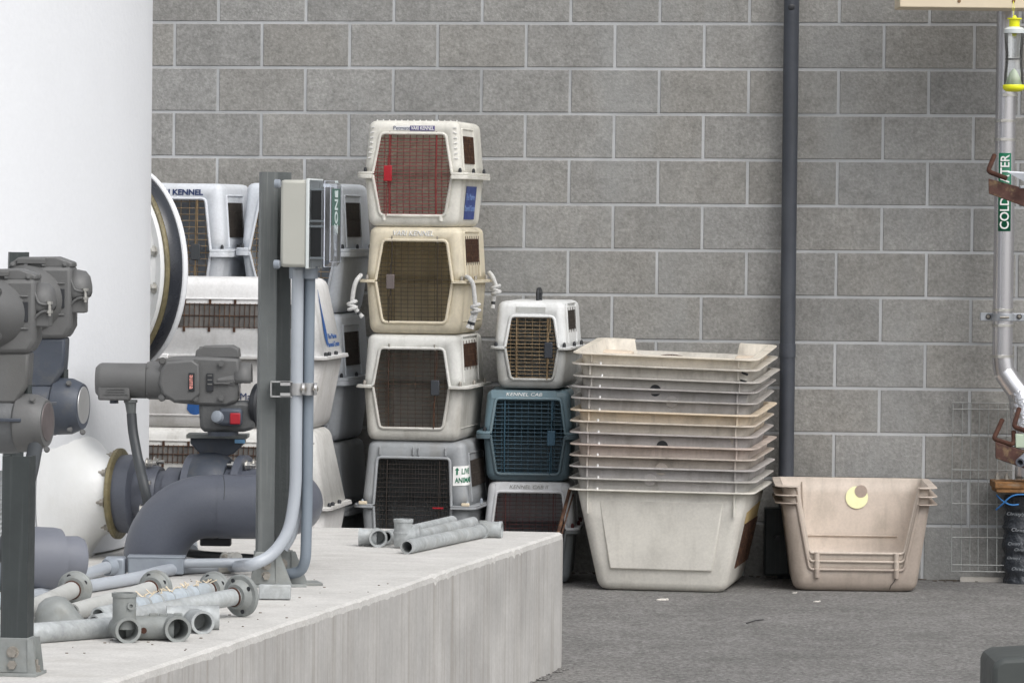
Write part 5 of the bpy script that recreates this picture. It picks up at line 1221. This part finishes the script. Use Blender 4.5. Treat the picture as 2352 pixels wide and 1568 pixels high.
part('strap', B().cyl(ctrp-X*.019, ctrp+X*.019, .0225, n=24), M['steel'], cs)
for dx in (0, .022, .036): part('strap_ear', B()._lathe(ctrp+X*dx+Vector((0, 0, .030)), (.3, -1, 0), [(-.003, .017), (.004, .017)], 20), M['steel'], cs)
bolt(ctrp+Vector((0, -.008, .032)), (.2, -1, 0), .007, .010, cs)
cs2 = thing('pipe_strap', 'small steel clamp with wing screws on the conduit behind the left flanged pipe', 'pipe clamp', T(94, 1368))
c_ = T(94, 1375, .02); part('strap', B().cyl(c_-X*.006, c_+X*.006, .022, n=20), M['steel'], cs2)
part('screw', B().cyl(c_+Vector((-.022, 0, .03)), c_+Vector((.022, 0, .036)), .004, n=8).cyl(c_+Vector((-.016, 0, .02)), c_+Vector((-.016, 0, .045)), .006, n=8).cyl(c_+Vector((.014, 0, .02)), c_+Vector((.014, 0, .048)), .006, n=8), M['steel'], cs2)
# low dark pipe behind the elbow on the plinth
lw_ = thing('low_dark_pipe', 'thin black pipe lying on the plinth behind the big elbow', 'pipe', T(500, 1285))
part('pipe', B().tube([T(428, 1282, .02), T(470, 1287, .018), T(600, 1296, .018)], .014, 12), M['black'], lw_)
part('white_elbow', B().tube(smooth_path([T(424, 1255, .03), T(440, 1262, .03), T(442, 1277, .02)], .05), .018, 14), M['conduit'], lw_)

# big grey PVC pipe at left
gpv = thing('pvc_pipe', 'big grey plastic pipe stub with silver band and red sticker at the left edge', 'pipe', T(80, 1370))
pz = 12.9; c0_ = P(60, 1282, pz); axp = Vector((1, .45, -.02)).normalized(); rpv = 74*pz/F_PX
part('pipe', B()._lathe(c0_-axp*.30, axp, [(0, rpv*1.0), (.32, rpv), (.38, rpv*.97), (.40, rpv*.93), (.405, rpv*.7)], 48), M['pvcgrey'], gpv, ang=30)
part('end_cap', B()._lathe(c0_+axp*.10, axp, [(0, rpv*.70), (.055, rpv*.70), (.07, rpv*.62), (.073, rpv*.3)], 40), M['pvcgrey'], gpv)
part('silver_band', B()._lathe(c0_-axp*.045, axp, [(0, rpv), (0, rpv*1.035), (.035, rpv*1.035), (.035, rpv)], 48), M['silverpaint'], gpv, ang=30)
part('red_sticker', B().box(c0_-axp*.028+Vector((.012, -rpv*1.04, -.01)), (.022, .004, .024), Matrix.Rotation(.42, 3, 'Z')), M['orange'], gpv)

# ================================================================ LOOSE PIPES ON THE PLINTH
GRP = 'loose galvanised pipes with floor flanges'
def lie(x, y, r_): return T(x, y, r_)            # x,y = where the pipe touches the plinth under its axis
def flanged(label, fc, end, r_=.024, fr_=.082, m=None, tape=False, openend=False):
    """fc: photo point of the flange centre, its distance set by the flange resting on the plinth"""
    y_contact = fc[1]+fc[2]; base = T(fc[0], y_contact)
    c = P(fc[0], fc[1], base.y)
    Rf = c.z-HP
    en = lie(end[0], end[1], r_)
    t = thing('flanged_pipe', label, 'pipe', Vector((c.x, c.y, HP)), 0, GRP)
    ax = (en-c).normalized(); m = m or M['galv']
    b = B(); L = (en-c).length
    b._lathe(c, ax, [(0, r_), (L, r_), (L, r_*.78), (L-.06, r_*.76)], 24)
    pi_ = part('pipe', b, m, t, ang=40)
    fl = part('floor_flange', B()._lathe(c-ax*.008, ax, [(0, .02), (0, Rf-.002), (.003, Rf), (.010, Rf), (.013, Rf-.003), (.014, r_*1.9), (.030, r_*1.45), (.034, r_*1.42), (.034, r_)], 48), M['galvold'], t, ang=30)
    part('rust_ring', B()._lathe(c+ax*.034, ax, [(0, r_*1.15), (.003, r_*1.12), (.004, r_)], 24), M['rust'], fl)
    u1 = Vector((0, 0, 1)); u1 = (u1-ax*u1.dot(ax)).normalized(); u2 = u1.cross(ax)
    for a in (30, 110, 200, 290):
        part('bolt_hole', B()._lathe(c+ax*.0133+(u1*math.sin(R(a))+u2*math.cos(R(a)))*Rf*.76, ax, [(0, .0065), (.0012, .0065)], 12), M['black'], fl)
    if tape:
        for i in range(6):
            q_ = c+ax*(.06+i*.07); q2 = q_+ax*(random.uniform(.055, .068))
            part('peeling_wrap', B().tube([q_, q_.lerp(q2, .5), q2], [r_+.0012, r_+.0015+random.uniform(0, .002), r_+.001], 20), plastic(176, 186, 194, .6), t)
            fb_ = B()
            for _ in range(6):
                s_ = q_+Vector((0, 0, r_))+Vector((random.uniform(-.02, .02), random.uniform(-.015, .015), 0)); fb_.tube([s_, s_+Vector((random.uniform(-.02, .02), random.uniform(-.01, .01), random.uniform(.004, .016)))], .0016, 4)
            part('frayed_tape', fb_, M['cream'], t)
    return t
P1 = flanged('whitish pipe with round flange, leftmost of the flanged pipes by the dark post', (172, 1351, 41), (20, 1440), m=M['galvpale'])
P2 = flanged('whitish flanged pipe lying second from the left, its open end behind the tee fitting', (357, 1350, 42), (165, 1425), m=M['galvpale'])
P3 = flanged('flanged pipe wrapped in peeling pale tape', (492, 1352, 41), (225, 1434), tape=True)
P4 = flanged('galvanised pipe whose flange stands nearest the metal bar end', (553, 1367, 49), (215, 1452))
# bottom pipe with three tee fittings
def tee(t, c, ax_open, r_, L, up=None, side=None, m=None):
    """fitting: an open barrel pointing to ax_open plus a branch"""
    ax_open = Vector(ax_open).normalized(); b = B()
    b._lathe(c-ax_open*L*.5, ax_open, [(0, r_*.9), (.004, r_), (L-.010, r_), (L-.008, r_*1.06), (L, r_*1.06), (L, r_*.82), (.02, r_*.80)], 32)
    if up: u_ = Vector(up[:3]).normalized(); b._lathe(c, u_, [(0, r_*.95), (up[3]-.01, r_*.95), (up[3]-.01, r_*1.03), (up[3], r_*1.03), (up[3], r_*.8), (.01, r_*.78)], 32)
    if side: u_ = Vector(side[:3]).normalized(); b._lathe(c, u_, [(0, r_*.95), (side[3]-.01, r_*.95), (side[3]-.01, r_*1.03), (side[3], r_*1.03), (side[3], r_*.8)], 32)
    return b
bp = thing('pipe_with_tees', 'galvanised pipe in front ending in an upright tee fitting', 'pipe', T(300, 1468), 0, 'galvanised pipes with fittings')
pe = T(262, 1462, .026); ps = T(-60, 1488, .026)
part('pipe', B().cyl(ps, pe, .0275, n=24), M['galv'], bp)
tc0 = T(285, 1472, .033); AO = Vector((.30, -.95, .0))
part('upright_tee', tee(bp, tc0, AO, .0325, .10, up=(0, 0, 1, .094-.0)), M['galvold'], bp, ang=40)
part('set_screw', B()._lathe(tc0+Vector((.018, -.026, .062)), (.4, -1, 0), [(0, .010), (.006, .010), (.006, .005), (.001, .005)], 16), M['galvold'], bp)
p2_ = thing('tee_fitting', 'galvanised tee fitting lying open mouth forward, between the upright tee and the plain coupling', 'pipe fitting', T(385, 1468), 0, 'galvanised pipes with fittings')
tc1 = T(398, 1469, .033)
part('tee', tee(p2_, tc1, AO, .033, .11, side=(-1, -.12, 0, .125)), M['galvold'], p2_, ang=40)
for x in (352, 375, 408): part('casting_lug', B().box(T(x, 1469, .066), (.022, .018, .010)), M['galvold'], p2_, bevel=.002)
part('hex_collar', B()._lathe(T(330, 1468, .032), X, [(0, .034), (.022, .034)], 8), M['galvold'], p2_)
part('set_screw', B()._lathe(T(332, 1469, .028)+Vector((0, -.03, 0)), (.1, -1, 0), [(0, .008), (.006, .008), (.006, .004)], 16), M['rust'], p2_)
p3_ = thing('tee_fitting', 'smoother galvanised tee fitting at the right end of the front row', 'pipe fitting', T(455, 1455), 0, 'galvanised pipes with fittings')
tc2 = T(456, 1451, .030)
part('tee', tee(p3_, tc2, AO, .030, .10), M['galv'], p3_, ang=40)
part('cross_barrel', B().cyl(T(380, 1447, .031)+Vector((0, .03, 0)), T(501, 1447, .031)+Vector((0, .03, 0)), .0335, n=28), M['galv'], p3_)
# wedge shaped elbow piece
wg = thing('galvanised_elbow', 'dull galvanised elbow casting lying between the flanged pipes', 'pipe fitting', T(140, 1428), 0, 'galvanised pipes with fittings')
wo = [(78, 1430), (82, 1404), (89, 1386), (104, 1373), (128, 1367), (150, 1371), (164, 1384), (178, 1402), (197, 1424), (196, 1434), (150, 1428), (110, 1428)]
zw_ = T(140, 1432).y
def wring(k_, dz): 
    pts = []
    for x, y in wo:
        p = P(140+(x-140)*k_, 1432+(y-1432)*k_, zw_); pts.append(Vector((p.x, zw_+dz, max(p.z, HP+.001))))
    return pts
part('elbow', B().rings([wring(.55, -.055), wring(.82, -.045), wring(.96, -.022), wring(1.0, 0), wring(.9, .03), wring(.6, .05)]), M['galvold'], wg, ang=60)
# flat bar
br = thing('metal_bar', 'short rectangular aluminium bar lying at the foot of the post', 'metal bar', T(635, 1376))
q0, q1 = P(595, 1358, T(600, 1376).y), P(668, 1358, T(600, 1376).y)
part('bar', B().box((q0+q1)/2, ((q1-q0).length, .035, 33*13.2/F_PX*.98)), M['alu'] if False else M['galv'], br, bevel=.003)

# right-hand group
ra = thing('pipe_with_tee', 'galvanised pipe with open-mouthed tee at its left end, farthest of the right group', 'pipe', T(860, 1255), 0, 'galvanised pipes at the far corner')
c_ = T(866, 1254, .031)
part('tee', tee(ra, c_, (.12, -1, 0), .0295, .09, side=(-1, .05, 0, .062)), M['galv'], ra, ang=40)
part('pipe', B().pipe(c_+Vector((.03, .03, 0)), T(1038, 1212, .024), .0205, .016), M['galv'], ra)
rb_ = thing('pipe_with_elbow', 'galvanised pipe with upright elbow fitting, in the middle of the right group', 'pipe', T(925, 1256), 0, 'galvanised pipes at the far corner')
c_ = T(926, 1258, .032)
part('upright_elbow', tee(rb_, c_+Vector((0, 0, .0)), (0, 0, 1), .0325, .05, up=(0, 0, 1, .066), side=(1, -.1, .18, .062)), M['galv'], rb_, ang=40)
part('pipe', B().pipe(c_+Vector((.03, .05, 0)), T(1086, 1215, .024), .021, .016), M['galv'], rb_)
rc_ = thing('pipe_with_tee', 'galvanised pipe with open near end and tee at its far right end', 'pipe', T(1000, 1260), 0, 'galvanised pipes at the far corner')
e0, e1 = T(934, 1272, .0235), T(1104, 1235, .0235)
part('pipe', B().pipe(e1, e0, .0235, .0185, depth=.12), M['galv'], rc_)
dxy = (e1-e0).normalized()
part('tee', B()._lathe(e1-dxy*.012, dxy, [(0, .026), (0, .030), (.06, .030), (.06, .02)], 28)._lathe(e1+dxy*.03-Vector((.0, .0, -.004)), Vector((1, -.15, 0)).normalized(), [(-.01, .029), (.055, .029), (.055, .031), (.066, .031), (.066, .024), (.04, .022)], 28), M['galv'], rc_, ang=40)
part('casting_lug', B().box(e1+dxy*.03+Vector((0, 0, .030)), (.03, .02, .012)), M['galvold'], rc_, bevel=.003)

# rusty rod leaning beside the maroon door carrier
rr_ = thing('rusty_rod', 'long rusty rod leaning between the maroon-door carrier and the tub stack', 'metal rod', T(1276, 1219))
q0, q1 = P(1272, 1260, 19.15), P(1309, 1124, 19.4)
q00 = q0+(q0-q1)*((q0.z)/(q1.z-q0.z))
part('rod', B().cyl(q00, q1, .008, n=10).cyl(q00+Vector((.012, 0, 0)), q1+Vector((.014, 0, -.02)), .004, n=8), M['rustwire'], rr_)

# ropes on the cream carrier
def rope(label, pts, knot, tails, Z):
    t = thing('rope', label, 'rope', P(pts[0][0], pts[0][1], Z), 0, 'white ropes on the cream carrier')
    r_ = .0098
    def tw(pp):
        pp = smooth_path(pp, .03, 6); b = B(); b.tube(pp, r_, 10)
        L = 0
        for i in range(len(pp)-1):
            n_ = max(1, int((pp[i+1]-pp[i]).length/.006))
            for k_ in range(n_):
                q = pp[i].lerp(pp[i+1], k_/n_); L += (pp[i+1]-pp[i]).length/n_
                b.ball(q+Vector((math.cos(L*500)*r_*.35, -abs(math.sin(L*500))*r_*.5, 0)), r_*.62, 4)
        return b
    part('rope_length', tw([P(x, y, Z+dz) for x, y, dz in pts]), M['rope'], t)
    kx, ky = knot; kb = B()
    for i, (dx, dy, a) in enumerate(((0, -5, .3), (0, 2, -.3), (1, 8, .25))):
        c_ = P(kx+dx, ky+dy, Z-.01); rg = [c_+Vector((math.cos(R(q))*.016, math.sin(R(q))*.014, math.cos(R(q))*a*.02)) for q in range(0, 361, 30)]; kb.tube(rg, r_*.85, 8, cap=False)
    part('knot', kb, M['rope'], t)
    for tl_ in tails:
        tp = [P(x, y, Z-.01) for x, y in tl_]; part('tail', tw(tp), M['rope'], t)
        e_ = tp[-1]; d_ = (tp[-1]-tp[-2]).normalized(); part('tape_end', B().cyl(e_-d_*.006, e_+d_*.012, r_*.95, n=10), M['black'], t); part('frayed_end', B().tube([e_+d_*.012, e_+d_*.03], [r_*.8, r_*1.05], 8), M['rope'], t)
zr = Z1-.03
rope('white rope hanging down the front right of the cream carrier with two taped tails', [(1071, 636, .05), (1078, 638, 0), (1087, 652, 0), (1090, 680, 0), (1092, 700, 0)], (1092, 707), [[(1090, 718), (1084, 728), (1080, 738)], [(1094, 718), (1090, 728), (1087, 740)]], zr)
rope('white rope knotted at the back right edge of the cream carrier', [(1124, 626, .3), (1131, 634, .28), (1137, 650, .28), (1139, 658, .28)], (1139, 664), [[(1136, 674), (1134, 682), (1133, 692)]], zr+.28)
rope('white rope with a knot hanging at the left edge of the cream carrier', [(829, 632, .05), (818, 644, 0), (812, 665, 0), (809, 692, 0)], (809, 700), [[(815, 708), (822, 716)]], zr+.02)

b = B()
for _ in range(240):
    x = random.uniform(-.2, 2.6); q = Vector((x, wally(x)-abs(random.gauss(0, .05))-.01, .002)); b.ball(q, random.uniform(.003, .010), 4, (1.6, 1, .4))
setp(part('leaf_dust', b, mat('dark_leaf_dust', (.09, .075, .06), .95, var=.4, bump=.2), None), 'dark leaf dust and grit gathered along the foot of the wall', 'debris', kind='stuff')
b = B()
for _ in range(130):
    q = T(random.uniform(90, 900), random.uniform(1330, 1500), .001)
    if (q-pc).dot(nrm) < -.03: b.ball(q, random.uniform(.0012, .0035), 4, (1.5, 1, .6))
setp(part('rust_flakes', b, mat('dark_flakes', (.16, .13, .10), .9, var=.4, bump=0), None), 'small dark rust flakes and grit scattered among the loose pipes on the plinth', 'debris', kind='stuff')
# ================================================================ LITTER
for (x, y, s, lab) in ((1521, 1377, 2.2, 'small white scrap on the asphalt in front of the tub stack'), (1876, 1381, 1.4, 'tiny white scrap on the asphalt in front of the tan tubs'), (1825, 1361, 1.0, 'tiny pale scrap close to the left foot of the tan tubs'), (1434, 1350, 1.0, 'pale crumb touching the foot of the tall tub stack')):
    q = on_z(x, y, 0.002); b = B().ball(q, .0055*s, 6, (1.5, 1, .6)).ball(q+Vector((.009*s, .01, .001)), .0035*s, 5, (1, 1.3, .9)).ball(q+Vector((-.007*s, -.012, .001)), .003*s, 5, (1.6, 1.3, .8))
    o = part('litter', b, M['shell']); setp(o, lab, 'litter', 'scraps on the asphalt')
q = on_z(1715, 1430, .003); o = part('twig', B().tube([q, q+Vector((.04, .08, .004)), q+Vector((.075, .16, 0))], .0022, 6), M['black']); setp(o, 'thin dark twig lying on the asphalt', 'twig')
b = B()
for _ in range(26):
    q = on_z(random.uniform(2155, 2250), random.uniform(1315, 1321), .004); b.ball(q, random.uniform(.004, .010), 4, (1.8, 1, .5))
setp(part('shell_debris', b, M['shell']), 'scattered pale shell bits along the foot of the wall', 'debris', kind='stuff')
b = B()
for _ in range(900):
    x = random.uniform(-1.5, 3.2); y = random.uniform(13.5, 20); r_ = random.uniform(.0012, .0032); b.ball((x, y, .0005), r_, 3, (1.2, 1, .7))
setp(part('grit', b, mat('pale_grit', (.34, .33, .32), .9, bump=0)), 'fine pale grit scattered over the asphalt', 'grit', kind='stuff')
